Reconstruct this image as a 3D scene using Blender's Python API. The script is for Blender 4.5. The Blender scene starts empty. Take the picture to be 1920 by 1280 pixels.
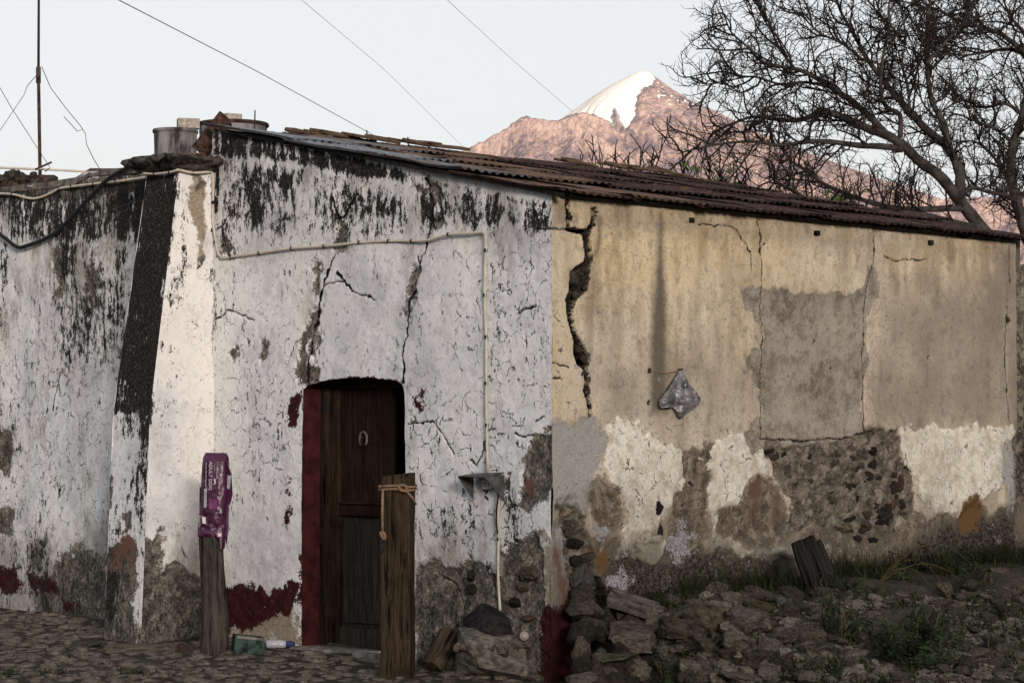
import bpy, bmesh, math, random
import numpy as np
from mathutils import Vector, Matrix, Euler

random.seed(7)
np.random.seed(7)
S = bpy.context.scene
COL = S.collection
R = math.radians

# ------------------------------------------------------------------ camera
ANG = R(43.54)                      # the view direction against the house axes
F_PX, HOR = 4600.0, 840.0           # focal length and horizon in photograph pixels
CX, CY = 0.27, 16.5                 # the near house corner seen from the camera
cs, sn = math.cos(ANG), math.sin(ANG)
FWD = np.array([sn, cs, 0.0]); RGT = np.array([cs, -sn, 0.0]); UPV = np.array([0, 0, 1.0])
CAM = np.array([-(CX * cs + CY * sn), -(-CX * sn + CY * cs), 1.6])
cam = bpy.data.cameras.new("camera"); camo = bpy.data.objects.new("camera", cam)
COL.objects.link(camo)
camo.location = CAM; camo.rotation_euler = (R(90), 0, -ANG)
cam.sensor_width = 36.0; cam.lens = 36.0 * F_PX / 1920.0
cam.shift_y = (HOR - 640.0) / 1920.0
cam.clip_start = 0.5; cam.clip_end = 90000.0
S.camera = camo

# ------------------------------------------------------------------ light
SUN_AZ, SUN_EL = R(165), R(5.0)      # clockwise from the view direction, height
sd = FWD * math.cos(SUN_AZ) + RGT * math.sin(SUN_AZ)
TO_SUN = Vector((sd[0] * math.cos(SUN_EL), sd[1] * math.cos(SUN_EL), math.sin(SUN_EL)))
w = bpy.data.worlds.new("World"); S.world = w; w.use_nodes = True
wn = w.node_tree.nodes; wl = w.node_tree.links; wn.clear()
sky = wn.new("ShaderNodeTexSky"); sky.sky_type = 'NISHITA'; sky.sun_disc = False
sky.sun_elevation = SUN_EL
sky.sun_rotation = math.atan2(TO_SUN.x, TO_SUN.y)
sky.altitude = 2500; sky.air_density = 1.0; sky.dust_density = 10.0; sky.ozone_density = 1.0
hsv = wn.new("ShaderNodeHueSaturation"); hsv.inputs["Saturation"].default_value = 0.42
gam = wn.new("ShaderNodeGamma"); gam.inputs["Gamma"].default_value = 0.42   # a photograph compresses the evening sky
bg = wn.new("ShaderNodeBackground"); bg.inputs["Strength"].default_value = 0.15
wo = wn.new("ShaderNodeOutputWorld")
wl.new(sky.outputs[0], gam.inputs[0]); wl.new(gam.outputs[0], hsv.inputs["Color"]); wl.new(hsv.outputs[0], bg.inputs[0]); wl.new(bg.outputs[0], wo.inputs[0])
sl = bpy.data.lights.new("sun", 'SUN'); sl.energy = 3.1; sl.angle = R(20); sl.color = (1.0, 0.87, 0.78)   # a low sun widened to a soft glow, partly blocked by the added ridge
slo = bpy.data.objects.new("sun", sl); COL.objects.link(slo)
slo.rotation_euler = TO_SUN.to_track_quat('Z', 'Y').to_euler(); slo.location = (0, 0, 60)
S.view_settings.view_transform = 'Standard'; S.view_settings.look = 'None'
S.view_settings.exposure = 1.88; S.view_settings.gamma = 1.0
S.cycles.use_denoising = True
S.cycles.max_bounces = 6; S.cycles.diffuse_bounces = 3; S.cycles.glossy_bounces = 2
S.cycles.volume_bounces = 0

# ------------------------------------------------------------------ photograph pixel -> place
def ray(px, py):
    return FWD + RGT * ((px - 960.0) / F_PX) + UPV * ((HOR - py) / F_PX)
def on_x(px, py, x=0.0):
    d = ray(px, py); return CAM + d * ((x - CAM[0]) / d[0])
def on_y(px, py, y=0.0):
    d = ray(px, py); return CAM + d * ((y - CAM[1]) / d[1])
def at(px, py, Z):
    return CAM + ray(px, py) * Z
def ss(a, b, x):
    t = np.clip((x - a) / (b - a), 0, 1); return t * t * (3 - 2 * t)

# ------------------------------------------------------------------ numpy noise
def _h(ix, iy, seed):
    n = (ix.astype(np.int64) * 374761393 + iy.astype(np.int64) * 668265263 + seed * 1274126177) & 0x7fffffff
    n = ((n ^ (n >> 13)) * 1274126177) & 0x7fffffff
    n = ((n ^ (n >> 16)) * 60493) & 0x7fffffff
    return (n & 0xffff) / 65535.0
def vn(x, y, seed=0):
    x = np.asarray(x, float); y = np.asarray(y, float)
    ix = np.floor(x); iy = np.floor(y); fx = x - ix; fy = y - iy
    fx = fx * fx * (3 - 2 * fx); fy = fy * fy * (3 - 2 * fy)
    a = _h(ix, iy, seed); b = _h(ix + 1, iy, seed); c = _h(ix, iy + 1, seed); d = _h(ix + 1, iy + 1, seed)
    return (a * (1 - fx) + b * fx) * (1 - fy) + (c * (1 - fx) + d * fx) * fy
def fbm(x, y, seed=0, o=4, g=0.5):
    s = 0; a = 1; t = 0
    for k in range(o):
        s = s + a * vn(np.asarray(x) * 2 ** k, np.asarray(y) * 2 ** k, seed + k * 17); t += a; a *= g
    return s / t

# ------------------------------------------------------------------ scene helpers
def mesh_np(name, v, f, smooth=False):
    v = np.asarray(v, np.float32); f = np.asarray(f, np.int32)
    me = bpy.data.meshes.new(name)
    k = f.shape[1]
    me.vertices.add(len(v)); me.vertices.foreach_set("co", v.ravel())
    me.loops.add(f.size); me.loops.foreach_set("vertex_index", f.ravel())
    me.polygons.add(len(f)); me.polygons.foreach_set("loop_start", np.arange(len(f), dtype=np.int32) * k)
    me.polygons.foreach_set("loop_total", np.full(len(f), k, np.int32))
    me.polygons.foreach_set("use_smooth", np.full(len(f), smooth))
    me.update(calc_edges=True); me.validate()
    return me
def attr(me, name, vals):
    a = me.attributes.new(name, 'FLOAT', 'POINT'); a.data.foreach_set("value", np.asarray(vals, np.float32))
def obj(name, me, mat=None, parent=None, loc=None, rot=None):
    o = bpy.data.objects.new(name, me); COL.objects.link(o)
    if mat is not None:
        if me is not None and len(me.materials) == 0: me.materials.append(mat)
    if parent is not None: o.parent = parent
    if loc is not None: o.location = loc
    if rot is not None: o.rotation_euler = rot
    return o
def tag(o, label, cat, group=None):
    o["label"] = label; o["category"] = cat
    if group: o["group"] = group
    return o
def empty(name, loc=(0, 0, 0), rz=0.0):
    o = bpy.data.objects.new(name, None); COL.objects.link(o); o.location = loc; o.rotation_euler = (0, 0, rz)
    o.empty_display_size = 0.1
    return o
class MB:
    """collects verts and faces for one mesh"""
    def __init__(s): s.v = []; s.f = []
    def add(s, v, f):
        n = len(s.v); s.v += [tuple(p) for p in v]; s.f += [tuple(i + n for i in q) for q in f]
    def box(s, c, h, rot=None):
        c = Vector(c); m = Matrix.Identity(3) if rot is None else Euler(rot).to_matrix()
        v = [c + m @ Vector((x * h[0], y * h[1], z * h[2])) for x in (-1, 1) for y in (-1, 1) for z in (-1, 1)]
        s.add(v, [(0, 1, 3, 2), (4, 6, 7, 5), (0, 4, 5, 1), (2, 3, 7, 6), (0, 2, 6, 4), (1, 5, 7, 3)])
    def tube(s, pts, rad, n=6, cap=True):
        pts = [Vector(p) for p in pts]
        if not hasattr(rad, '__len__'): rad = [rad] * len(pts)
        rings = []; up = None
        for i, p in enumerate(pts):
            t = (pts[min(i + 1, len(pts) - 1)] - pts[max(i - 1, 0)])
            t = t.normalized() if t.length > 1e-9 else Vector((0, 0, 1))
            if up is None: up = t.orthogonal().normalized()
            else:
                up = up - t * up.dot(t); up = up.normalized() if up.length > 1e-6 else t.orthogonal().normalized()
            b = t.cross(up)
            rings.append([p + (up * math.cos(2 * math.pi * k / n) + b * math.sin(2 * math.pi * k / n)) * rad[i] for k in range(n)])
        v = [q for r in rings for q in r]; f = []
        for i in range(len(pts) - 1):
            for k in range(n):
                a = i * n + k; b2 = i * n + (k + 1) % n
                f.append((a, b2, b2 + n, a + n))
        if cap:
            f.append(tuple(range(n - 1, -1, -1))); f.append(tuple(range(len(v) - n, len(v))))
        s.add(v, f)
    def lathe(s, prof, n=24, c=(0, 0, 0), cap=True):
        c = Vector(c)
        v = [c + Vector((r * math.cos(2 * math.pi * k / n), r * math.sin(2 * math.pi * k / n), z)) for r, z in prof for k in range(n)]
        f = [(i * n + k, i * n + (k + 1) % n, (i + 1) * n + (k + 1) % n, (i + 1) * n + k) for i in range(len(prof) - 1) for k in range(n)]
        if cap:
            f.append(tuple(range(n - 1, -1, -1))); f.append(tuple(range(len(v) - n, len(v))))
        s.add(v, f)
    def mesh(s, name, smooth=False, bevel=0.0, seg=1):
        me = bpy.data.meshes.new(name); me.from_pydata(s.v, [], s.f)
        if bevel > 0:
            bm = bmesh.new(); bm.from_mesh(me)
            bmesh.ops.bevel(bm, geom=[e for e in bm.edges if e.is_manifold and e.calc_face_angle(0) > 0.6], offset=bevel, segments=seg, affect='EDGES', profile=0.6)
            bm.to_mesh(me); bm.free()
        me.polygons.foreach_set("use_smooth", [smooth] * len(me.polygons)); me.update()
        return me

# ------------------------------------------------------------------ shader helpers
class NT:
    def __init__(s, name):
        s.m = bpy.data.materials.new(name); s.m.use_nodes = True
        s.t = s.m.node_tree; s.t.nodes.clear()
        s.out = s.t.nodes.new("ShaderNodeOutputMaterial"); s.b = s.t.nodes.new("ShaderNodeBsdfPrincipled")
        s.t.links.new(s.b.outputs[0], s.out.inputs[0])
        s.b.inputs["Roughness"].default_value = 0.9
        s.b.inputs["Specular IOR Level"].default_value = 0.06
        s._tc = None
    def node(s, ty): return s.t.nodes.new(ty)
    def link(s, a, b): s.t.links.new(a, b)
    def setin(s, sock, v):
        if v is None: return
        if isinstance(v, bpy.types.NodeSocket): s.link(v, sock)
        elif hasattr(v, '__len__') and len(v) == 3 and sock.type == 'RGBA': sock.default_value = (*v, 1)
        else: sock.default_value = v
    def co(s, scale=(1, 1, 1), kind="Object"):
        if s._tc is None: s._tc = s.node("ShaderNodeTexCoord")
        if scale == (1, 1, 1): return s._tc.outputs[kind]
        m = s.node("ShaderNodeMapping"); s.link(s._tc.outputs[kind], m.inputs[0]); m.inputs["Scale"].default_value = scale
        return m.outputs[0]
    def noise(s, co, scale, detail=4, rough=0.55, dist=0.0, color=False):
        n = s.node("ShaderNodeTexNoise"); s.setin(n.inputs["Vector"], co); n.inputs["Scale"].default_value = scale
        n.inputs["Detail"].default_value = detail; n.inputs["Roughness"].default_value = rough; n.inputs["Distortion"].default_value = dist
        return n.outputs["Color" if color else "Fac"]
    def voro(s, co, scale, feature='DISTANCE_TO_EDGE'):
        n = s.node("ShaderNodeTexVoronoi"); n.feature = feature; s.setin(n.inputs["Vector"], co); n.inputs["Scale"].default_value = scale
        return n.outputs["Distance"]
    def math(s, op, a, b=None, c=None):
        n = s.node("ShaderNodeMath"); n.operation = op
        s.setin(n.inputs[0], a); s.setin(n.inputs[1], b)
        if c is not None: s.setin(n.inputs[2], c)
        return n.outputs[0]
    def vadd(s, a, b, k=1.0):
        n = s.node("ShaderNodeVectorMath"); n.operation = 'MULTIPLY_ADD'
        s.setin(n.inputs[0], b); n.inputs[1].default_value = (k, k, k); s.setin(n.inputs[2], a)
        return n.outputs[0]
    def sm(s, x, a, b, lo=0.0, hi=1.0):
        n = s.node("ShaderNodeMapRange"); n.interpolation_type = 'SMOOTHSTEP'
        s.setin(n.inputs[0], x); n.inputs[1].default_value = a; n.inputs[2].default_value = b
        n.inputs[3].default_value = lo; n.inputs[4].default_value = hi
        return n.outputs[0]
    def mix(s, fac, a, b, mode='MIX'):
        n = s.node("ShaderNodeMix"); n.data_type = 'RGBA'; n.blend_type = mode
        s.setin(n.inputs[0], fac); s.setin(n.inputs[6], a); s.setin(n.inputs[7], b)
        return n.outputs[2]
    def ramp(s, x, stops):
        n = s.node("ShaderNodeValToRGB"); s.setin(n.inputs[0], x); e = n.color_ramp.elements
        while len(e) < len(stops): e.new(0.5)
        for q, (p, c) in zip(e, stops):
            q.position = p; q.color = (*c, 1) if len(c) == 3 else c
        return n.outputs[0]
    def at(s, name):
        n = s.node("ShaderNodeAttribute"); n.attribute_name = name; return n.outputs["Fac"]
    def info(s, k):
        n = s.node("ShaderNodeObjectInfo"); return n.outputs[k]
    def bump(s, h, strength=0.4, dist=0.01):
        n = s.node("ShaderNodeBump"); n.inputs["Strength"].default_value = strength; n.inputs["Distance"].default_value = dist
        s.setin(n.inputs["Height"], h); s.link(n.outputs[0], s.b.inputs["Normal"]); return n
    def done(s, color=None, rough=None, metal=None):
        s.setin(s.b.inputs["Base Color"], color); s.setin(s.b.inputs["Roughness"], rough); s.setin(s.b.inputs["Metallic"], metal)
        return s.m

def plain(name, c, rough=0.8, metal=0.0, var=0.25, scale=20.0, spec=0.1, bump=0.2, stretch=(1, 1, 1)):
    n = NT(name); f = n.noise(n.co(stretch), scale, 6, 0.65)
    dk = tuple(x * (1 - var) for x in c); lt = tuple(min(1, x * (1 + var)) for x in c)
    n.b.inputs["Specular IOR Level"].default_value = spec
    if bump: n.bump(f, bump, 0.01)
    return n.done(n.ramp(f, [(0.4, dk), (0.6, lt)]), rough, metal)

# --- layered lime plaster with exposed render, mould, red paint and cracks (masks are stored on the wall meshes)
def layer(n, col, a, edge, amp, c, soft=0.14):
    f = n.math('ADD', n.at(a), n.math('MULTIPLY', n.math('SUBTRACT', edge, 0.5), amp * 2.6))
    k = n.sm(f, -soft, soft)
    return n.mix(k, col, c), k
def make_white():
    n = NT("old_white_limewash"); P = n.co()
    big = n.noise(P, 1.7, 6, 0.6); mid = n.noise(P, 11, 6, 0.68); fine = n.noise(P, 70, 5, 0.7); vf = n.noise(P, 190, 3, 0.6)
    strk = n.noise(n.co((1, 1, 0.42)), 26, 8, 0.78); grain = n.noise(P, 44, 6, 0.82)
    edge = n.math('ADD', n.math('MULTIPLY', mid, 0.62), n.math('MULTIPLY', fine, 0.38))
    base = n.ramp(big, [(0.36, (0.60, 0.60, 0.625)), (0.5, (0.78, 0.78, 0.79)), (0.64, (0.80, 0.79, 0.76))])
    base = n.mix(n.sm(mid, 0.50, 0.34, 0.0, 0.45), base, (0.36, 0.35, 0.34))
    base = n.mix(n.math('MULTIPLY', n.sm(vf, 0.42, 0.66, 0.0, 0.2), 1.0), base, (0.36, 0.35, 0.34))
    base = n.mix(n.math('MULTIPLY', n.at("warm"), n.sm(big, 0.36, 0.6, 0.3, 0.8)), base, (0.78, 0.755, 0.695))
    grime = n.sm(n.math('ADD', n.noise(n.co((1, 1, 0.5)), 3.2, 7, 0.7), n.math('MULTIPLY', n.at("grime"), 0.30)), 0.56, 0.78, 0.0, 0.7)
    base = n.mix(grime, base, n.ramp(fine, [(0.35, (0.13, 0.115, 0.095)), (0.65, (0.34, 0.31, 0.265))]))
    # thin brown-grey veils
    base = n.mix(n.math('MULTIPLY', n.at("veil"), n.sm(mid, 0.35, 0.7)), base, (0.17, 0.155, 0.13))
    col, _ = layer(n, base, "tan", edge, 3.2, n.ramp(fine, [(0.35, (0.17, 0.135, 0.10)), (0.65, (0.40, 0.34, 0.26))]), 0.3)
    bare_c = n.ramp(n.math('ADD', n.math('MULTIPLY', mid, 0.55), n.math('MULTIPLY', grain, 0.45)), [(0.42, (0.04, 0.036, 0.031)), (0.49, (0.10, 0.091, 0.077)), (0.55, (0.17, 0.155, 0.13)), (0.61, (0.38, 0.34, 0.28))])
    col, bm = layer(n, col, "bare", edge, 1.9, bare_c)
    red_c = n.ramp(edge, [(0.42, (0.022, 0.006, 0.007)), (0.58, (0.060, 0.013, 0.014))])
    col, rm = layer(n, col, "red", edge, 2.6, red_c, 0.16)
    col, _ = layer(n, col, "rust", edge, 2.6, (0.15, 0.07, 0.05), 0.5)
    # mould
    drip = n.noise(n.co((1, 1, 0.13)), 8, 6, 0.65); blot = n.noise(P, 4.5, 6, 0.7)
    D = n.math('MULTIPLY', n.at("mould"), n.math('ADD', 0.10, n.math('ADD', n.sm(drip, 0.36, 0.62, 0.25, 0.85), n.sm(blot, 0.38, 0.62, 0.1, 0.40))))
    msrc = n.math('ADD', n.math('MULTIPLY', strk, 0.62), n.math('ADD', n.math('MULTIPLY', fine, 0.24), n.math('MULTIPLY', mid, 0.14)))
    thr = n.math('ADD', n.math('MULTIPLY', n.math('SUBTRACT', msrc, 0.5), 8.0), n.math('MINIMUM', n.math('SUBTRACT', n.math('MULTIPLY', D, 1.9), 1.0), 0.95))
    mk = n.sm(thr, -0.10, 0.16)
    col = n.mix(mk, col, n.ramp(n.math('ADD', n.math('MULTIPLY', fine, 0.5), n.math('MULTIPLY', grain, 0.5)), [(0.42, (0.006, 0.006, 0.006)), (0.54, (0.026, 0.025, 0.023)), (0.62, (0.12, 0.115, 0.11))]))
    # tiny pits everywhere
    pit = n.math('MULTIPLY', n.sm(n.math('ADD', n.math('MULTIPLY', grain, 0.75), n.math('MULTIPLY', blot, 0.25)), 0.56, 0.63), 0.85)
    col = n.mix(pit, col, (0.09, 0.085, 0.08))
    # craquelure and traced cracks
    Pd = n.vadd(P, n.noise(P, 7, 4, 0.6, color=True), 0.16)
    cr = n.math('MULTIPLY', n.sm(n.voro(Pd, 6.5), 0.035, 0.008), n.math('MULTIPLY', n.math('ADD', n.at("craq"), 0.25), n.sm(mid, 0.46, 0.54)))
    col = n.mix(cr, col, (0.03, 0.028, 0.026))
    ck = n.sm(n.math('ADD', n.at("crack"), n.math('MULTIPLY', n.math('SUBTRACT', fine, 0.5), 0.02)), 0.0095, 0.003)
    col = n.mix(ck, col, (0.015, 0.014, 0.013))
    gp = n.sm(n.math('ADD', n.at("gap"), n.math('MULTIPLY', n.math('SUBTRACT', mid, 0.5), 0.06)), 0.0135, 0.006)
    col = n.mix(gp, col, (0.010, 0.009, 0.008))
    h = n.math('ADD', n.math('MULTIPLY', mid, 0.7), n.math('ADD', n.math('MULTIPLY', fine, 0.5), n.math('MULTIPLY', vf, 0.2)))
    h = n.math('SUBTRACT', h, n.math('ADD', n.math('MULTIPLY', bm, 1.4), n.math('ADD', n.math('MULTIPLY', cr, 0.9), n.math('MULTIPLY', mk, 0.15))))
    n.bump(h, 0.55, 0.012)
    return n.done(col, 0.93)
def make_yellow():
    n = NT("ochre_lime_render"); P = n.co()
    big = n.noise(P, 1.5, 6, 0.6); mid = n.noise(P, 10, 6, 0.68); fine = n.noise(P, 75, 5, 0.72); vf = n.noise(P, 170, 3, 0.65)
    strk = n.noise(n.co((1, 1, 0.25)), 5, 6, 0.6); grain = n.noise(P, 46, 6, 0.82)
    edge = n.math('ADD', n.math('MULTIPLY', mid, 0.62), n.math('MULTIPLY', fine, 0.38))
    base = n.ramp(n.math('ADD', n.math('MULTIPLY', big, 0.5), n.math('MULTIPLY', strk, 0.5)), [(0.41, (0.29, 0.25, 0.19)), (0.5, (0.50, 0.435, 0.335)), (0.58, (0.66, 0.585, 0.46))])
    base = n.mix(n.math('MULTIPLY', n.at("ochre"), n.sm(mid, 0.2, 0.6, 0.55, 1.0)), base, n.ramp(strk, [(0.42, (0.42, 0.315, 0.17)), (0.57, (0.68, 0.55, 0.345))]))
    base = n.mix(n.sm(mid, 0.50, 0.36, 0.0, 0.45), base, (0.17, 0.14, 0.105))
    base = n.mix(n.sm(vf, 0.42, 0.66, 0.0, 0.5), base, (0.19, 0.155, 0.115))
    base = n.mix(n.at("cream"), base, n.ramp(mid, [(0.3, (0.42, 0.34, 0.215)), (0.65, (0.60, 0.53, 0.41))]))
    base = n.mix(n.math('MULTIPLY', n.at("damp"), n.sm(strk, 0.3, 0.65, 0.4, 1.0)), base, (0.135, 0.115, 0.09))
    col, g0 = layer(n, base, "grey", edge, 1.4, n.ramp(n.math('ADD', n.math('MULTIPLY', big, .35), n.math('ADD', n.math('MULTIPLY', mid, 0.4), n.math('MULTIPLY', fine, 0.25))), [(0.44, (0.13, 0.112, 0.088)), (0.50, (0.235, 0.208, 0.168)), (0.57, (0.36, 0.325, 0.27))]), 0.12)
    col, _ = layer(n, col, "streak", edge, 1.6, (0.125, 0.105, 0.083), 0.95)
    col, g1 = layer(n, col, "brown", edge, 1.7, n.ramp(edge, [(0.43, (0.06, 0.048, 0.036)), (0.5, (0.15, 0.122, 0.09)), (0.57, (0.27, 0.225, 0.17))]), 0.2)
    col, g2 = layer(n, col, "rough", edge, 1.4, n.ramp(fine, [(0.3, (0.235, 0.225, 0.205)), (0.7, (0.42, 0.41, 0.385))]), 0.2)
    col, g3 = layer(n, col, "lime", edge, 1.6, n.ramp(n.math('ADD', n.math('MULTIPLY', mid, 0.65), n.math('MULTIPLY', big, 0.35)), [(0.42, (0.44, 0.40, 0.32)), (0.56, (0.74, 0.70, 0.60))]), 0.1)
    col, g4 = layer(n, col, "masonry", edge, 1.6, n.ramp(edge, [(0.40, (0.045, 0.037, 0.03)), (0.5, (0.13, 0.11, 0.088)), (0.60, (0.27, 0.235, 0.19))]), 0.16)
    grime = n.sm(n.math('ADD', n.noise(n.co((1, 1, 0.6)), 3.4, 7, 0.7), n.math('MULTIPLY', n.at("grime"), 0.34)), 0.58, 0.84, 0.0, 0.75)
    col = n.mix(grime, col, n.ramp(fine, [(0.35, (0.04, 0.034, 0.027)), (0.65, (0.17, 0.145, 0.11))]))
    col = n.mix(n.math('MULTIPLY', n.sm(n.math('ADD', n.math('MULTIPLY', mid, 0.5), n.math('MULTIPLY', grain, 0.5)), 0.545, 0.585), n.math('MINIMUM', n.at("grime"), 0.9)), col, n.ramp(big, [(0.4, (0.20, 0.175, 0.14)), (0.6, (0.46, 0.42, 0.34))]))
    col, _ = layer(n, col, "soot", edge, 2.6, n.ramp(grain, [(0.42, (0.010, 0.009, 0.008)), (0.52, (0.04, 0.035, 0.029)), (0.62, (0.17, 0.15, 0.12))]), 0.4)
    col, _ = layer(n, col, "blue", edge, 4.0, n.ramp(fine, [(0.42, (0.15, 0.148, 0.155)), (0.58, (0.36, 0.358, 0.38))]), 0.3)
    col, _ = layer(n, col, "brick", edge, 2.6, (0.125, 0.07, 0.05), 0.9)
    col, _ = layer(n, col, "rust", edge, 2.0, (0.12, 0.068, 0.03), 0.5)
    col, _ = layer(n, col, "red", edge, 2.4, n.ramp(edge, [(0.42, (0.02, 0.006, 0.008)), (0.58, (0.055, 0.013, 0.015))]), 0.16)
    pit = n.math('MULTIPLY', n.sm(grain, 0.55, 0.63), 0.75)
    col = n.mix(pit, col, n.mix(0.75, col, (0.03, 0.025, 0.02)))
    Pd = n.vadd(P, n.noise(P, 7, 4, 0.6, color=True), 0.16)
    cr = n.math('MULTIPLY', n.sm(n.voro(Pd, 5.0), 0.032, 0.008), n.math('MULTIPLY', n.at("craq"), n.sm(mid, 0.50, 0.58)))
    col = n.mix(cr, col, (0.035, 0.03, 0.025))
    ck = n.sm(n.math('ADD', n.at("crack"), n.math('MULTIPLY', n.math('SUBTRACT', fine, 0.5), 0.02)), 0.0095, 0.003)
    col = n.mix(ck, col, (0.02, 0.017, 0.014))
    gp = n.sm(n.math('ADD', n.at("gap"), n.math('MULTIPLY', n.math('SUBTRACT', mid, 0.5), 0.07)), 0.024, 0.013)
    hole_shade = n.sm(n.math('ADD', n.at("void"), n.math('MULTIPLY', n.math('SUBTRACT', grain, 0.5), 3.0)), -0.65, -0.1)
    col = n.mix(hole_shade, col, n.ramp(grain, [(0.44, (0.008, 0.0065, 0.005)), (0.60, (0.055, 0.045, 0.035))]))  # shade inside the deep crack, painted into its colour
    col = n.mix(gp, col, (0.006, 0.005, 0.004))  # crack core painted black to stand for deep shade
    rgh = n.math('ADD', 0.5, n.math('ADD', n.math('MULTIPLY', g4, 1.6), n.math('ADD', n.math('MULTIPLY', g2, 0.8), n.math('MULTIPLY', g1, 0.6))))
    h = n.math('MULTIPLY', rgh, n.math('ADD', n.math('MULTIPLY', mid, 0.7), n.math('ADD', n.math('MULTIPLY', fine, 0.5), n.math('MULTIPLY', vf, 0.25))))
    h = n.math('ADD', h, n.math('SUBTRACT', n.math('MULTIPLY', g3, 0.3), n.math('MULTIPLY', cr, 0.7)))
    n.bump(h, 0.55, 0.014)
    return n.done(col, 0.95)
M = {}
M['white'] = make_white(); M['yellow'] = make_yellow()

def make_sheet():
    n = NT("rusted_corrugated_iron"); P = n.co(); inf = n.node("ShaderNodeObjectInfo")
    sep = n.node("ShaderNodeSeparateColor"); n.link(inf.outputs["Color"], sep.inputs[0])
    off = n.node("ShaderNodeVectorMath"); off.operation = 'ADD'; n.link(P, off.inputs[0])
    mul = n.math('MULTIPLY', inf.outputs["Random"], 37.0); n.link(mul, off.inputs[1])
    Q = off.outputs[0]
    a = n.noise(Q, 3.5, 7, 0.7); b = n.noise(Q, 28, 5, 0.7)
    src = n.math('ADD', n.math('MULTIPLY', a, 0.65), n.math('MULTIPLY', b, 0.35))
    k = n.sm(n.math('ADD', src, n.math('SUBTRACT', sep.outputs[0], 0.5)), 0.42, 0.58)
    rust = n.ramp(b, [(0.36, (0.022, 0.013, 0.012)), (0.5, (0.046, 0.027, 0.025)), (0.62, (0.092, 0.056, 0.046))])
    light = n.sm(n.math('ADD', a, n.math('MULTIPLY', sep.outputs[1], 0.22)), 0.60, 0.70)
    rust = n.mix(n.math('MULTIPLY', light, 0.6), rust, (0.20, 0.13, 0.09))
    zinc = n.ramp(b, [(0.4, (0.12, 0.125, 0.135)), (0.6, (0.27, 0.28, 0.295))])
    n.bump(b, 0.25, 0.004)
    return n.done(n.mix(k, zinc, rust), n.math('ADD', 0.5, n.math('MULTIPLY', k, 0.38)), n.math('MULTIPLY', n.math('SUBTRACT', 1.0, k), 0.35))
M['sheet'] = make_sheet()

def make_wood(name, c0, c1, axis=2, scale=9.0, rough=0.85, crack=True):
    n = NT(name); sc = [7, 7, 7]; sc[axis] = 0.5
    P = n.co(tuple(sc)); g = n.noise(P, scale * 0.5, 8, 0.7, 0.6); g2 = n.noise(P, scale * 2.2, 5, 0.7); L = n.noise(n.co(), 5, 4, 0.6)
    col = n.ramp(n.math('ADD', n.math('MULTIPLY', g, 0.6), n.math('MULTIPLY', g2, 0.4)), [(0.42, c0), (0.58, c1)])
    col = n.mix(n.sm(L, 0.45, 0.7, 0.0, 0.55), col, c0)
    if crack: col = n.mix(n.sm(g, 0.44, 0.40), col, tuple(x * 0.25 for x in c0))
    n.bump(n.math('ADD', g, g2), 0.5, 0.008)
    return n.done(col, rough)
M['post'] = make_wood("brown_squared_timber", (0.017, 0.0115, 0.007), (0.062, 0.043, 0.026))
M['greywood'] = make_wood("weathered_grey_wood", (0.020, 0.0175, 0.015), (0.088, 0.077, 0.065))
M['door'] = make_wood("dark_door_wood", (0.008, 0.004, 0.0035), (0.030, 0.015, 0.011), crack=False)
M['doorpanel'] = make_wood("worn_lower_panel", (0.016, 0.013, 0.010), (0.052, 0.043, 0.035), crack=False)
M['jamb'] = make_wood("brown_door_jamb", (0.010, 0.0065, 0.0045), (0.042, 0.026, 0.016))
M['logwood'] = make_wood("split_log_wood", (0.026, 0.019, 0.012), (0.092, 0.068, 0.045))
M['charred'] = make_wood("black_tarred_wood", (0.006, 0.006, 0.006), (0.028, 0.026, 0.024))
M['ridgewood'] = make_wood("rotten_ridge_board", (0.04, 0.026, 0.018), (0.16, 0.11, 0.075), axis=0)

def make_rock(name, dark, lite, sc=7.0):
    n = NT(name); inf = n.node("ShaderNodeObjectInfo"); P = n.co()
    off = n.node("ShaderNodeVectorMath"); off.operation = 'ADD'; n.link(P, off.inputs[0]); n.link(n.math('MULTIPLY', inf.outputs["Random"], 41.0), off.inputs[1])
    a = n.noise(off.outputs[0], sc, 7, 0.68); b = n.noise(off.outputs[0], sc * 7, 4, 0.65)
    col = n.ramp(n.math('ADD', n.math('MULTIPLY', a, 0.6), n.math('MULTIPLY', b, 0.4)), [(0.41, dark), (0.59, lite)])
    col = n.mix(1.0, col, inf.outputs["Color"], 'MULTIPLY')
    col = n.mix(1.0, col, n.ramp(inf.outputs["Random"], [(0.0, (0.6, 0.57, 0.54)), (0.4, (0.95, 0.93, 0.9)), (1.0, (1.3, 1.26, 1.2))]), 'MULTIPLY')
    n.bump(n.math('ADD', a, n.math('MULTIPLY', b, 0.5)), 0.6, 0.015)
    return n.done(col, 0.92)
M['rock'] = make_rock("grey_field_stone", (0.026, 0.0235, 0.021), (0.115, 0.106, 0.094))
M['cobble'] = make_rock("street_cobble", (0.040, 0.036, 0.031), (0.135, 0.122, 0.105), 9.0)
M['lump'] = plain("dirty_old_concrete", (0.115, 0.105, 0.088), 0.95, var=0.5, scale=9, bump=0.5)
M['concrete'] = plain("grey_concrete", (0.17, 0.157, 0.14), 0.95, var=0.4, scale=14)
M['oldcap'] = plain("blackened_cap_mortar", (0.055, 0.049, 0.043), 0.95, var=0.7, scale=16, bump=0.5)
M['cable'] = plain("cream_cable_sheath", (0.50, 0.45, 0.37), 0.5, var=0.12, scale=9, bump=0)
M['black'] = plain("black_rubber", (0.018, 0.018, 0.019), 0.6, var=0.2, bump=0)
M['wire'] = plain("dark_wire", (0.06, 0.055, 0.055), 0.6, var=0.1, bump=0)
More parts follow.
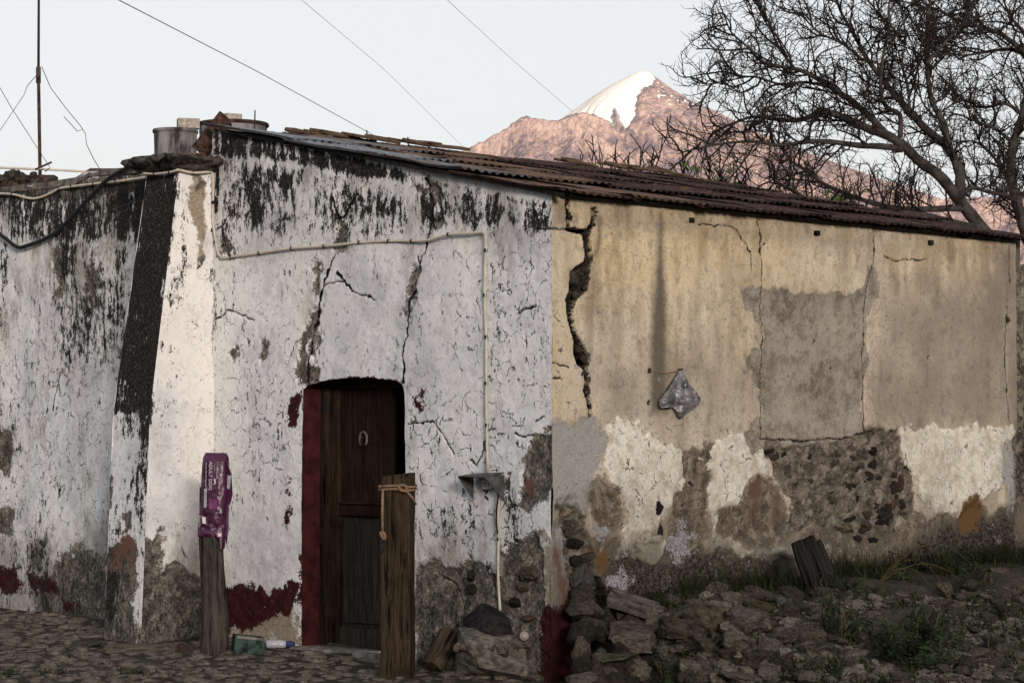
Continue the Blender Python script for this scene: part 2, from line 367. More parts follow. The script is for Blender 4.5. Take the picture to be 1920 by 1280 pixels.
M['steel'] = plain("grey_painted_metal", (0.09, 0.088, 0.088), 0.55, 0.3, var=0.3, scale=12)
M['rustpipe'] = plain("brown_rusted_iron", (0.05, 0.028, 0.021), 0.85, 0.1, var=0.6, scale=22, bump=0.4)
M['clay'] = plain("old_clay_tile", (0.17, 0.085, 0.048), 0.9, var=0.5, scale=18)
M['tank'] = plain("stained_grey_tank", (0.11, 0.105, 0.105), 0.85, var=0.75, scale=7, stretch=(1, 1, 0.35))
M['block'] = plain("cement_block", (0.26, 0.235, 0.20), 0.95, var=0.3, scale=30, bump=0.5)
M['reveal'] = plain("dark_red_reveal_paint", (0.042, 0.010, 0.0105), 0.75, var=0.4, scale=9)
M['rope'] = plain("hemp_rope", (0.21, 0.135, 0.085), 0.95, var=0.35, scale=60)
M['socket'] = plain("white_socket_plastic", (0.55, 0.53, 0.49), 0.5, var=0.15, scale=30, bump=0)
M['bottle'] = plain("clear_white_plastic", (0.42, 0.42, 0.47), 0.3, var=0.1, bump=0, spec=0.5)
M['bluecap'] = plain("dark_blue_plastic", (0.03, 0.035, 0.11), 0.4, var=0.1, bump=0)
M['green'] = plain("faded_green_paint", (0.030, 0.050, 0.043), 0.7, var=0.7, scale=16)
M['tin'] = plain("pale_tin_lid", (0.34, 0.29, 0.25), 0.5, 0.2, var=0.2, scale=30, bump=0)
M['lettering'] = plain("white_print", (0.62, 0.55, 0.58), 0.5, var=0.05, bump=0)
M['greyprint'] = plain("grey_print", (0.30, 0.31, 0.33), 0.5, var=0.3, scale=40, bump=0)
M['blackprint'] = plain("black_print", (0.015, 0.01, 0.015), 0.45, var=0.1, bump=0)
M['bag'] = plain("purple_woven_bag", (0.058, 0.011, 0.040), 0.36, var=0.3, scale=8, spec=0.5, bump=0.05)
M['pbag'] = plain("grey_plastic_film", (0.135, 0.132, 0.138), 0.36, var=0.6, scale=10, spec=0.5, bump=0.1)
M['shoe'] = plain("grey_iron_horseshoe", (0.14, 0.135, 0.12), 0.6, 0.4, var=0.3)
M['grass'] = plain("dark_green_grass", (0.022, 0.028, 0.010), 0.75, var=0.5, scale=3, bump=0)
M['dry'] = plain("dry_straw_stalk", (0.10, 0.08, 0.04), 0.8, var=0.25, bump=0)
M['weed'] = plain("weed_leaf", (0.024, 0.034, 0.015), 0.8, var=0.7, scale=4, bump=0)
M['leaf'] = plain("tree_leaf", (0.055, 0.085, 0.025), 0.6, var=0.5, scale=2, bump=0)
M['bark'] = plain("bare_tree_bark", (0.036, 0.031, 0.028), 0.92, var=0.45, scale=7, bump=0.3)
M['twig'] = plain("bare_twig_bark", (0.020, 0.016, 0.015), 0.9, var=0.3, scale=3, bump=0)
M['inside'] = plain("dim_inner_wall", (0.10, 0.09, 0.08), 0.95, var=0.2, scale=3)
M['darkmortar'] = plain("dark_mortar", (0.032, 0.028, 0.024), 0.95, var=0.5, scale=14, bump=0.6)

def make_ground():
    n = NT("dusty_street_earth"); P = n.co(); a = n.noise(P, 1.1, 7, 0.65); b = n.noise(P, 17, 6, 0.7)
    return_c = n.ramp(n.math('ADD', n.math('MULTIPLY', a, 0.5), n.math('MULTIPLY', b, 0.5)), [(0.36, (0.018, 0.016, 0.013)), (0.5, (0.045, 0.039, 0.032)), (0.64, (0.095, 0.083, 0.068))])
    n.bump(b, 0.7, 0.03); return n.done(return_c, 0.97)
M['ground'] = make_ground()
def make_mountain():
    n = NT("light_painted_rock_and_snow"); P = n.co((0.001, 0.001, 0.001)); a = n.noise(P, 3.0, 9, 0.68); b = n.noise(P, 16, 6, 0.68)
    rock = n.ramp(n.math('ADD', n.math('MULTIPLY', a, 0.55), n.math('MULTIPLY', b, 0.45)), [(0.43, (0.17, 0.125, 0.14)), (0.50, (0.43, 0.285, 0.24)), (0.57, (0.62, 0.435, 0.35))])  # pink evening light and purple-grey shadow patches painted into the rock colour
    k = n.sm(n.math('ADD', n.at("snow"), n.math('MULTIPLY', n.math('SUBTRACT', b, 0.5), 2.2)), -0.35, 0.35)
    n.bump(n.math('MULTIPLY', n.math('ADD', n.math('MULTIPLY', a, 1.2), b), n.math('SUBTRACT', 1.0, n.math('MULTIPLY', k, 0.92))), 0.9, 150.0)
    return n.done(n.mix(k, rock, (0.64, 0.60, 0.55)), 0.95)
M['mountain'] = make_mountain()
M['added_ridge'] = plain("added_ridge_green", (0.05, 0.055, 0.03), 0.95, var=0.4, scale=0.05, bump=0)  # cover of the added ridge, which is never in view

# ------------------------------------------------------------------ setting: ground
def g(x, y):
    x = np.asarray(x, float); y = np.asarray(y, float)
    xs = np.clip(x, -2.5, 6); ys = np.clip(y, -2, 6)
    st = 0.02 + 0.03 * ys + 0.05 * np.minimum(xs, 0)
    md = ss(0.10, 0.75, x) * (0.10 + 0.42 * ss(-2.6, -0.3, y) + 0.03 * np.clip(x, 0, 6)) * ss(-7, -3.5, y)
    md = md * (1 - ss(7, 12, x))
    return st + md
def gn(x, y):
    x = np.asarray(x, float); y = np.asarray(y, float)
    rub = ss(0.1, 0.6, x) * ss(0.4, 0.0, y) * ss(-7, -3.5, y) * (1 - ss(7, 12, x))
    return g(x, y) + (fbm(x * 3, y * 3, 5, 4) - 0.5) * (0.02 + 0.12 * rub)
def hit(px, py):
    d = ray(px, py); t = np.linspace(10, 40, 6001)
    p = CAM[None] + d[None] * t[:, None]
    below = p[:, 2] < g(p[:, 0], p[:, 1])
    i = int(np.argmax(below)) if below.any() else len(t) - 1
    return p[i]
def axis_coords(lo, hi, step, far):
    mid = list(np.arange(lo, hi + 1e-6, step)); r = []; d = step
    p = hi
    while p < far: d *= 1.5; p += d; r.append(p)
    l = []; d = step; p = lo
    while p > -far: d *= 1.5; p -= d; l.append(p)
    return np.array(l[::-1] + mid + r)
gx = axis_coords(-5, 8, 0.05, 45000); gy = axis_coords(-5, 7, 0.05, 45000)
X, Y = np.meshgrid(gx, gy, indexing='ij'); Zg = gn(X, Y)
far = np.maximum(np.abs(X), np.abs(Y)) > 30
Zg = np.where(far, -0.12, Zg)
def grid_faces(a, b):
    i, j = np.meshgrid(np.arange(a - 1), np.arange(b - 1), indexing='ij'); k = (i * b + j).ravel()
    return np.stack([k, k + b, k + b + 1, k + 1], 1)
gm = mesh_np("street_ground", np.stack([X.ravel(), Y.ravel(), Zg.ravel()], 1), grid_faces(len(gx), len(gy)), True)
ground = obj("street_ground", gm, M['ground']); ground["kind"] = "structure"

# ------------------------------------------------------------------ setting: mountain far behind and an added, unseen ridge that blocks the low sun
DM = 20000.0
def mountain():
    px2m = DM / F_PX
    u = np.concatenate([np.linspace(-1200, 560, 110)[:-1], np.linspace(560, 2300, 760), np.linspace(2300, 4300, 110)[1:]])
    z = np.concatenate([np.linspace(-9500, -3300, 40)[:-1], np.linspace(-3300, 1500, 330), np.linspace(1500, 6000, 24)[1:]]); nx, ny = len(u), len(z)                    # depth behind (+) and in front (-) of the peak's plane
    UU, Zd = np.meshgrid(u, z, indexing='ij'); U = (UU - 1205.0) * px2m
    r = np.hypot(U, Zd * 1.0) / px2m                     # in pixels
    ang = np.arctan2(Zd, U)
    left = 0.5 - 0.5 * np.cos(ang)
    prof_r = [0, 10, 22, 60, 100, 130, 200, 300, 420, 560, 700, 1200, 2100]
    pr = [134, 135, 143, 170, 193, 205, 240, 283, 327, 374, 417, 560, 850]
    pl = [134, 136, 141, 160, 185, 207, 258, 330, 400, 460, 510, 660, 850]
    hr = np.interp(r, prof_r, pr); hl = np.interp(r, prof_r, pl)
    cone = 840 - (hr * (1 - left) + hl * left)
    uu = UU
    crest = np.interp(uu, [-1200, -100, 560, 780, 840, 870, 905, 950, 972, 985, 998, 1030, 1060, 1085, 1108, 1130, 1165, 1200, 1260], [900, 640, 400, 332, 297, 283, 265, 241, 223, 214, 221, 226, 219, 212, 214, 228, 262, 300, 370])
    crest = crest + (fbm(uu / 12, uu * 0, 3, 4) - 0.5) * 7
    zr = -700.0 - 1.0 * (uu - 985)
    dz = (Zd - zr) / px2m
    ridge = (840 - crest) - np.where(dz < 0, -dz * 0.60, dz * 0.75)
    H = np.maximum(cone, ridge)
    # gullies that run downhill, crags; all cut into the slope so that the outline stays
    wob = fbm(r / 45, ang * 3, 8, 3) * 1.2
    gul = np.abs(fbm(ang * 9 + wob, r / 260.0, 21, 4) - 0.5) * 2
    gul2 = np.abs(fbm(uu / 30 + 2.2 * fbm(dz / 30, uu / 40, 61, 3), dz / 45, 33, 5, 0.6) - 0.5) * 2
    rdg = np.abs(fbm(uu / 26 + dz / 60, dz / 30, 31, 5, 0.6) - 0.5) * 2
    front = ss(-5, 60, r) 
    is_r = ss(-8, 8, ridge - cone)
    dc = ss(0, 22, np.where(is_r > 0.5, np.abs(dz), 22))
    away = ss(0.02, 0.35, np.abs(np.sin(ang)))
    amp = (ss(85, 190, r) * away * (1 - is_r) + dc * is_r)
    H = H - amp * ((1 - np.clip(gul * (1 - is_r) + gul2 * is_r, 0, 1)) * 24 + (1 - np.clip(rdg, 0, 1)) * 28) + amp * 14
    k = 1 + Zd / DM
    P = CAM[None] + FWD[None] * (DM + Zd.ravel()[:, None]) + RGT[None] * ((1205 - 960) * px2m + U.ravel()[:, None])
    P[:, 2] = (H * px2m * k).ravel() + 1.6
    me = mesh_np("mountain", P, grid_faces(nx, ny), True)
    d = P - CAM[None]
    Zc = d @ FWD; qx = 960 + F_PX * (d @ RGT) / Zc; qy = HOR - F_PX * d[:, 2] / Zc
    poly = [(1040, 222), (1075, 200), (1100, 180), (1140, 150), (1170, 128), (1205, 122), (1226, 136), (1230, 150), (1224, 162), (1208, 166), (1196, 180), (1193, 200), (1194, 218), (1184, 232), (1172, 246), (1165, 236), (1160, 222), (1152, 206), (1150, 222), (1154, 240), (1144, 234), (1135, 228), (1122, 224), (1112, 216), (1085, 216)]
    s = sdf(np.stack([qx, qy], 1), poly)
    ok = (is_r.ravel() < 0.5) & (Zd.ravel() < 300)
    sn_ = np.where(ok, np.clip(s / 9.0, -1, 1), -1)
    sn_ = np.where((Zd.ravel() >= 300) & (r.ravel() < 100), 1, sn_)
    spots = np.clip((fbm(qx / 5, qy / 4, 77, 3) - 0.63) * 6, -1, 1) * ss(1205, 1230, qx) * ss(1340, 1290, qx) * ss(212, 185, qy)
    spots = np.where(spots > 0, spots, -1)
    attr(me, "snow", np.maximum(sn_, spots))
    o = obj("mountain", me, M['mountain']); o["kind"] = "structure"
def sdf(P, poly):
    """signed distance, positive inside"""
    P = np.asarray(P, float); poly = np.asarray(poly, float); n = len(poly)
    lo = poly.min(0) ; hi = poly.max(0); ext = max(hi - lo) * 0.5 + 1e-6
    d2 = np.full(len(P), 1e18); ins = np.zeros(len(P), bool)
    for i in range(n):
        a = poly[i]; b = poly[(i + 1) % n]; e = b - a; q = P - a
        t = np.clip((q @ e) / max(e @ e, 1e-12), 0, 1); dd = q - t[:, None] * e
        d2 = np.minimum(d2, (dd * dd).sum(1))
        c = ((a[1] <= P[:, 1]) & (b[1] > P[:, 1])) | ((b[1] <= P[:, 1]) & (a[1] > P[:, 1]))
        if abs(e[1]) > 1e-12:
            xi = a[0] + (P[:, 1] - a[1]) / e[1] * e[0]; ins ^= c & (P[:, 0] < xi)
    d = np.sqrt(d2); return np.where(ins, d, -d)
def pdist(P, line):
    d2 = np.full(len(P), 1e18); L = np.asarray(line, float)
    for a, b in zip(L[:-1], L[1:]):
        e = b - a; q = P - a; t = np.clip((q @ e) / max(e @ e, 1e-12), 0, 1); dd = q - t[:, None] * e
        d2 = np.minimum(d2, (dd * dd).sum(1))
    return np.sqrt(d2)
mountain()

def shade_ridge():
    # ridge added out of view behind the viewer, shaped to shade the walls
    A0, A1 = R(55), R(262); na, nt = 90, 14; az = np.linspace(A0, A1, na); t = np.linspace(0, 1, nt); v = []
    for a in az:
        for q in t:
            d = 85 + 95 * q
            p = FWD * math.cos(a) * d + RGT * math.sin(a) * d
            edge = min(1, (a - A0) / R(22)) * min(1, (A1 - a) / R(22))
            h = RIDGE_H * math.sin(math.pi * q) ** 0.8 * (0.15 + 0.85 * edge) + 1.2 * (float(fbm(a * 22, q * 4, 9, 3)) - 0.5) * math.sin(math.pi * q)
            v.append((p[0], p[1], h - 0.3))
    me = mesh_np("added_shade_ridge", v, grid_faces(na, nt), True)
    o = obj("added_shade_ridge", me, M['added_ridge']); o["kind"] = "structure"
RIDGE_H = 24.5
shade_ridge()

# ------------------------------------------------------------------ the house: walls with their wear stored on the mesh
STEP = 0.009
class Wear:
    def __init__(s, P, proj):
        s.P = P; s.proj = proj; s.a = {}
        x, y = P[:, 0], P[:, 1]
        s.Pw = P + np.stack([(fbm(x * 5, y * 5, 401, 3) - 0.5) * 0.16 + (fbm(x * 19, y * 19, 403, 3) - 0.5) * 0.07, (fbm(x * 5, y * 5, 402, 3) - 0.5) * 0.16 + (fbm(x * 19, y * 19, 404, 3) - 0.5) * 0.07], 1)
    def _near(s, q, m):
        lo = q.min(0) - m; hi = q.max(0) + m
        return np.where(((s.P >= lo) & (s.P <= hi)).all(1))[0]
    def pts(s, poly): return np.array([s.proj(*p) for p in poly], float)
    def hard(s, name, poly, sc=0.07, warp=True):
        q = s.pts(poly); i = s._near(q, sc * 1.2 + 0.1); A = s.a.setdefault(name, np.full(len(s.P), -1.0))
        if len(i): A[i] = np.maximum(A[i], np.clip(sdf((s.Pw if warp and sc > 0.025 else s.P)[i], q) / sc, -1, 1))
    def soft(s, name, poly, val, fall=0.15, mode='max'):
        q = s.pts(poly); i = s._near(q, fall * 1.2); A = s.a.setdefault(name, np.zeros(len(s.P)))
        if not len(i): return
        v = val * ss(-fall, fall, sdf(s.P[i], q))
        A[i] = np.maximum(A[i], v) if mode == 'max' else A[i] + v
    def line(s, name, pl):
        q = s.pts(pl); i = s._near(q, 0.06); A = s.a.setdefault(name, np.full(len(s.P), 0.05))
        if len(i): A[i] = np.minimum(A[i], pdist(s.P[i] + (np.stack([fbm(s.P[i, 0] * 25, s.P[i, 1] * 25, 4, 2), fbm(s.P[i, 0] * 25, s.P[i, 1] * 25, 5, 2)], 1) - 0.5) * 0.03, q))
    def get(s, name, d=0.0): return s.a.get(name, np.full(len(s.P), d))
    def store(s, me):
        for k, v in s.a.items(): attr(me, k, v)

house = tag(empty("stone_house"), "crumbling stone house with one white limewashed wall, one ochre wall and a rusty roof", "house")
RS = 0.208                                                # roof pitch
def roof_z(y): return 3.335 + RS * y
YB, XF = 3.79, 5.75

# --- white gable wall (plane x = 0) ---
door_px = [(565, 1215), (566, 900), (568, 729), (580, 722), (610, 713), (640, 709), (670, 708), (700, 709), (730, 712), (750, 716), (757, 724), (759, 740), (760, 900), (760, 1222)]
PX = lambda px, py: on_x(px, py)[1:]
DOOR = np.array([PX(*p) for p in door_px])
def white_wall():
    ys = np.arange(0, YB + 0.02, STEP); nz = 455
    T = np.linspace(0, 1, nz)
    Yg, Tg = np.meshgrid(ys, T, indexing='ij')
    Zg = -0.15 + (roof_z(Yg) - 0.03 + 0.15) * Tg
    P = np.stack([Yg.ravel(), Zg.ravel()], 1)
    # snap the edge of the door opening
    d = sdf(P, DOOR); e = 1e-3
    near = np.abs(d) < STEP * 0.75
    gx_ = (sdf(P[near] + [e, 0], DOOR) - d[near]) / e; gz_ = (sdf(P[near] + [0, e], DOOR) - d[near]) / e
    P[near] -= np.stack([gx_, gz_], 1) * d[near][:, None]
    W = Wear(P, PX)
    # mould and soot
    W.soft('mould', [(395, 225), (520, 255), (770, 325), (765, 342), (640, 325), (560, 308), (480, 298), (400, 292)], 1.0, 0.06)
    W.soft('mould', [(400, 280), (570, 312), (800, 350), (800, 440), (640, 465), (420, 480), (400, 470)], 0.52, 0.25)
    W.soft('mould', [(455, 300), (575, 315), (562, 370), (548, 402), (520, 350), (505, 415), (478, 440), (455, 440), (450, 350)], 0.85, 0.10)
    W.soft('mould', [(536, 318), (572, 315), (562, 380), (553, 440), (545, 390)], 1.0, 0.06)
    W.soft('mould', [(458, 330), (482, 330), (482, 400), (470, 440), (455, 420)], 0.75, 0.07)
    W.soft('mould', [(402, 300), (416, 300), (412, 350), (408, 400), (402, 400)], 0.85, 0.05)
    W.soft('mould', [(760, 325), (1035, 385), (1035, 430), (915, 435), (800, 440), (770, 380)], 0.66, 0.14)
    W.soft('mould', [(815, 335), (1035, 382), (1030, 398), (900, 372), (815, 350)], 0.72, 0.06)
    W.soft('mould', [(985, 385), (1030, 395), (1028, 430), (995, 430)], 0.62, 0.05)
    W.soft('mould', [(400, 440), (1035, 430), (1035, 900), (400, 1000)], 0.22, 0.3)
    W.soft('mould', [(520, 480), (600, 480), (595, 560), (560, 570), (525, 540)], 0.38, 0.12)
    W.soft('mould', [(700, 670), (760, 660), (760, 705), (700, 705)], 0.36, 0.10)
    W.soft('mould', [(985, 560), (1035, 560), (1035, 700), (995, 700)], 0.36, 0.10)
    W.soft('mould', [(775, 930), (900, 930), (900, 1050), (775, 1060)], 0.50, 0.16)
    W.soft('mould', [(765, 780), (960, 800), (960, 940), (765, 940)], 0.28, 0.2)
    W.soft('mould', [(940, 900), (985, 930), (975, 1040), (945, 1040)], 0.52, 0.08)
    W.soft('mould', [(850, 1040), (935, 1050), (935, 1110), (850, 1110)], 0.55, 0.10)
    W.soft('mould', [(395, 500), (408, 500), (408, 850), (398, 850)], 0.5, 0.04)
    W.soft('mould', [(775, 1100), (1035, 1100), (1035, 1290), (775, 1290)], 0.40, 0.2)
    W.a['mould'] += (fbm(P[:, 0] * 2.2, P[:, 1] * 1.1, 3, 4) - 0.5) * 0.42
    # bare render
    for p in [
        [(1036, 788), (1024, 806), (1006, 812), (1000, 840), (992, 870), (982, 900), (975, 928), (973, 948), (1000, 957), (1014, 944), (1036, 925)],
        [(585, 572), (593, 580), (590, 610), (579, 650), (577, 680), (590, 674), (598, 690), (591, 722), (573, 724), (558, 715), (551, 690), (560, 680), (566, 640), (572, 600)],
        [(589, 617), (595, 640), (591, 668), (583, 662), (585, 635)],
        [(592, 490), (600, 495), (598, 530), (590, 555), (586, 530)],
        [(780, 497), (792, 505), (786, 530), (775, 560), (765, 562), (759, 550), (770, 520)],
        [(757, 563), (769, 570), (766, 594), (754, 592)],
        [(630, 414), (640, 410), (650, 424), (654, 458), (624, 462), (630, 430)],
        [(795, 328), (810, 345), (829, 352), (827, 390), (820, 425), (803, 440), (815, 400), (806, 370), (799, 350)],
        [(775, 342), (793, 355), (789, 370), (777, 360)],
        [(997, 403), (1011, 420), (1009, 434), (993, 428)],
        [(417, 462), (428, 456), (440, 468), (442, 480), (415, 483)],
        [(437, 395), (445, 405), (449, 416), (436, 420)],
        [(775, 1062), (800, 1055), (830, 1062), (860, 1050), (880, 1044), (905, 1066), (935, 1068), (942, 1030), (962, 1020), (985, 1003), (1012, 1000), (1014, 1140), (1010, 1300), (775, 1300)],
        [(560, 1080), (592, 1060), (600, 1075), (600, 1215), (568, 1195), (574, 1130)],
        [(790, 1100), (800, 1092), (822, 1108), (815, 1125), (795, 1125)],
        [(428, 660), (436, 655), (440, 668), (434, 680)], [(482, 640), (497, 645), (497, 680), (487, 690)],
        [(938, 890), (950, 885), (952, 905), (945, 920), (938, 910)]]:
        W.hard('bare', p)
    for p in [[(775, 1095), (830, 1080), (862, 1120), (852, 1190), (800, 1240), (775, 1240)], [(425, 1165), (480, 1150), (560, 1120), (566, 1215), (425, 1215)], [(1045, 1000), (1012, 1000), (1012, 1137), (1045, 1137)]]:
        W.hard('tan', p, 0.12)
    for p in [[(420, 1092), (560, 1102), (561, 1128), (545, 1150), (515, 1150), (490, 1172), (470, 1184), (420, 1178)],
              [(544, 745), (562, 733), (559, 790), (541, 800), (537, 770)], [(540, 940), (549, 955), (546, 992), (536, 992)], [(560, 1040), (576, 1040), (576, 1125), (560, 1130)],
              [(778, 740), (789, 733), (789, 773), (782, 779), (775, 755)], [(538, 900), (544, 905), (543, 925), (537, 922)],
              ]:
        W.hard('red', p, 0.05)
    W.hard('red', [(1009, 1137), (1050, 1137), (1050, 1300), (1010, 1300)], 0.05, False)
    W.hard('red', [(570, 694), (577, 696), (576, 707), (570, 705)], 0.02)
    W.hard('red', [(566, 732), (572, 722), (610, 711), (670, 705), (740, 710), (760, 720), (762, 726), (740, 716), (670, 710), (610, 717), (575, 728)], 0.02)
    W.hard('rust', [(990, 908), (1004, 906), (1004, 930), (992, 932)], 0.04)
    W.soft('veil', [(560, 480), (860, 470), (860, 700), (560, 700)], 0.12, 0.3)
    W.soft('veil', [(400, 260), (1035, 380), (1035, 440), (400, 490)], 0.45, 0.2)
    W.soft('veil', [(775, 960), (940, 960), (940, 1060), (775, 1060)], 0.4, 0.15)
    W.soft('warm', [(398, 480), (440, 480), (440, 1090), (398, 1090)], 0.55, 0.25)
    W.soft('craq', [(765, 740), (1000, 770), (1000, 1010), (765, 1010)], 1.0, 0.15)
    W.soft('craq', [(860, 470), (1035, 470), (1035, 760), (860, 760)], 0.65, 0.15)
    W.soft('craq', [(420, 600), (560, 600), (560, 900), (420, 900)], 0.6, 0.2)
    W.a['crack'] = np.full(len(P), 0.05)
    for l in [[(628, 478), (618, 500), (605, 535), (598, 560), (597, 575), (591, 585), (592, 600), (582, 612), (580, 640), (578, 665), (574, 690), (573, 722)],
              [(632, 510), (645, 525), (660, 545), (675, 553), (695, 556), (706, 565)], [(605, 535), (622, 530), (644, 525)],
              [(624, 370), (628, 395), (635, 412), (646, 405), (660, 378), (672, 365)], [(783, 480), (783, 520), (775, 550), (767, 565), (766, 600), (765, 625), (757, 650), (756, 670), (759, 690), (757, 715)],
              [(797, 335), (810, 380), (808, 420), (800, 440), (795, 470), (784, 495)], [(405, 597), (420, 590), (425, 582), (440, 583), (455, 592), (476, 600)],
              [(986, 395), (980, 425)], [(1005, 429), (1034, 428)], [(970, 588), (985, 580), (1005, 575)], [(985, 630), (988, 650)],
              [(765, 795), (810, 790), (830, 815), (850, 850)], [(880, 862), (893, 872), (905, 845), (910, 815)], [(963, 812), (985, 818), (1000, 815)], [(1002, 792), (1010, 782), (1018, 780)],
              [(820, 1075), (835, 1088), (850, 1092), (862, 1130)], [(960, 1075), (975, 1095), (985, 1092)], [(553, 640), (545, 660), (535, 690)], [(405, 430), (420, 420), (428, 400)]]:
        W.line('crack', l)
    for l in [[(628, 478), (618, 500), (605, 535), (598, 560), (597, 575), (591, 585), (592, 600), (582, 612), (580, 640), (578, 665), (574, 690), (573, 722)], [(797, 335), (810, 380), (808, 420), (800, 440), (795, 470), (784, 495), (783, 520), (775, 550), (767, 565), (766, 600), (765, 625), (757, 650), (756, 670), (759, 690), (757, 715)], [(632, 510), (645, 525), (660, 545)], [(624, 370), (628, 395), (635, 412), (646, 405), (660, 378), (672, 365)]]: W.line('gap', l)
    W.a['grime'] = 0.06 + 0.95 * ss(1.25, 0.2, P[:, 1]) * ss(1.9, 1.3, P[:, 0]) + 0.35 * ss(0.9, 0.2, P[:, 1]) + 0.35 * ss(roof_z(P[:, 0]) - 1.0, roof_z(P[:, 0]) - 0.2, P[:, 1])
    x = (fbm(P[:, 0] * 1.6, P[:, 1] * 1.6, 11, 5) - 0.5) * 0.05 + (fbm(P[:, 0] * 18, P[:, 1] * 18, 12, 3) - 0.5) * 0.006
    x += 0.012 * ss(-0.2, 0.3, W.get('bare', -1.0) + (fbm(P[:, 0] * 25, P[:, 1] * 25, 6, 3) - 0.5)) * (1 + 1.2 * fbm(P[:, 0] * 14, P[:, 1] * 14, 13, 3))
    x += 0.012 * ss(0.010, 0.003, W.get('crack', 0.05))
    x = np.where(P[:, 0] < 0.02, np.minimum(x, 0.004), x)
    me_v = np.stack([x, P[:, 0], P[:, 1]], 1)
    f = grid_faces(len(ys), nz)[:, ::-1]
    c = P[f].mean(1); f = f[sdf(c, DOOR) < 0]
    me = mesh_np("white_wall", me_v, f, True); W.store(me)
    return obj("white_wall", me, M['white'], house)
wwall = white_wall()

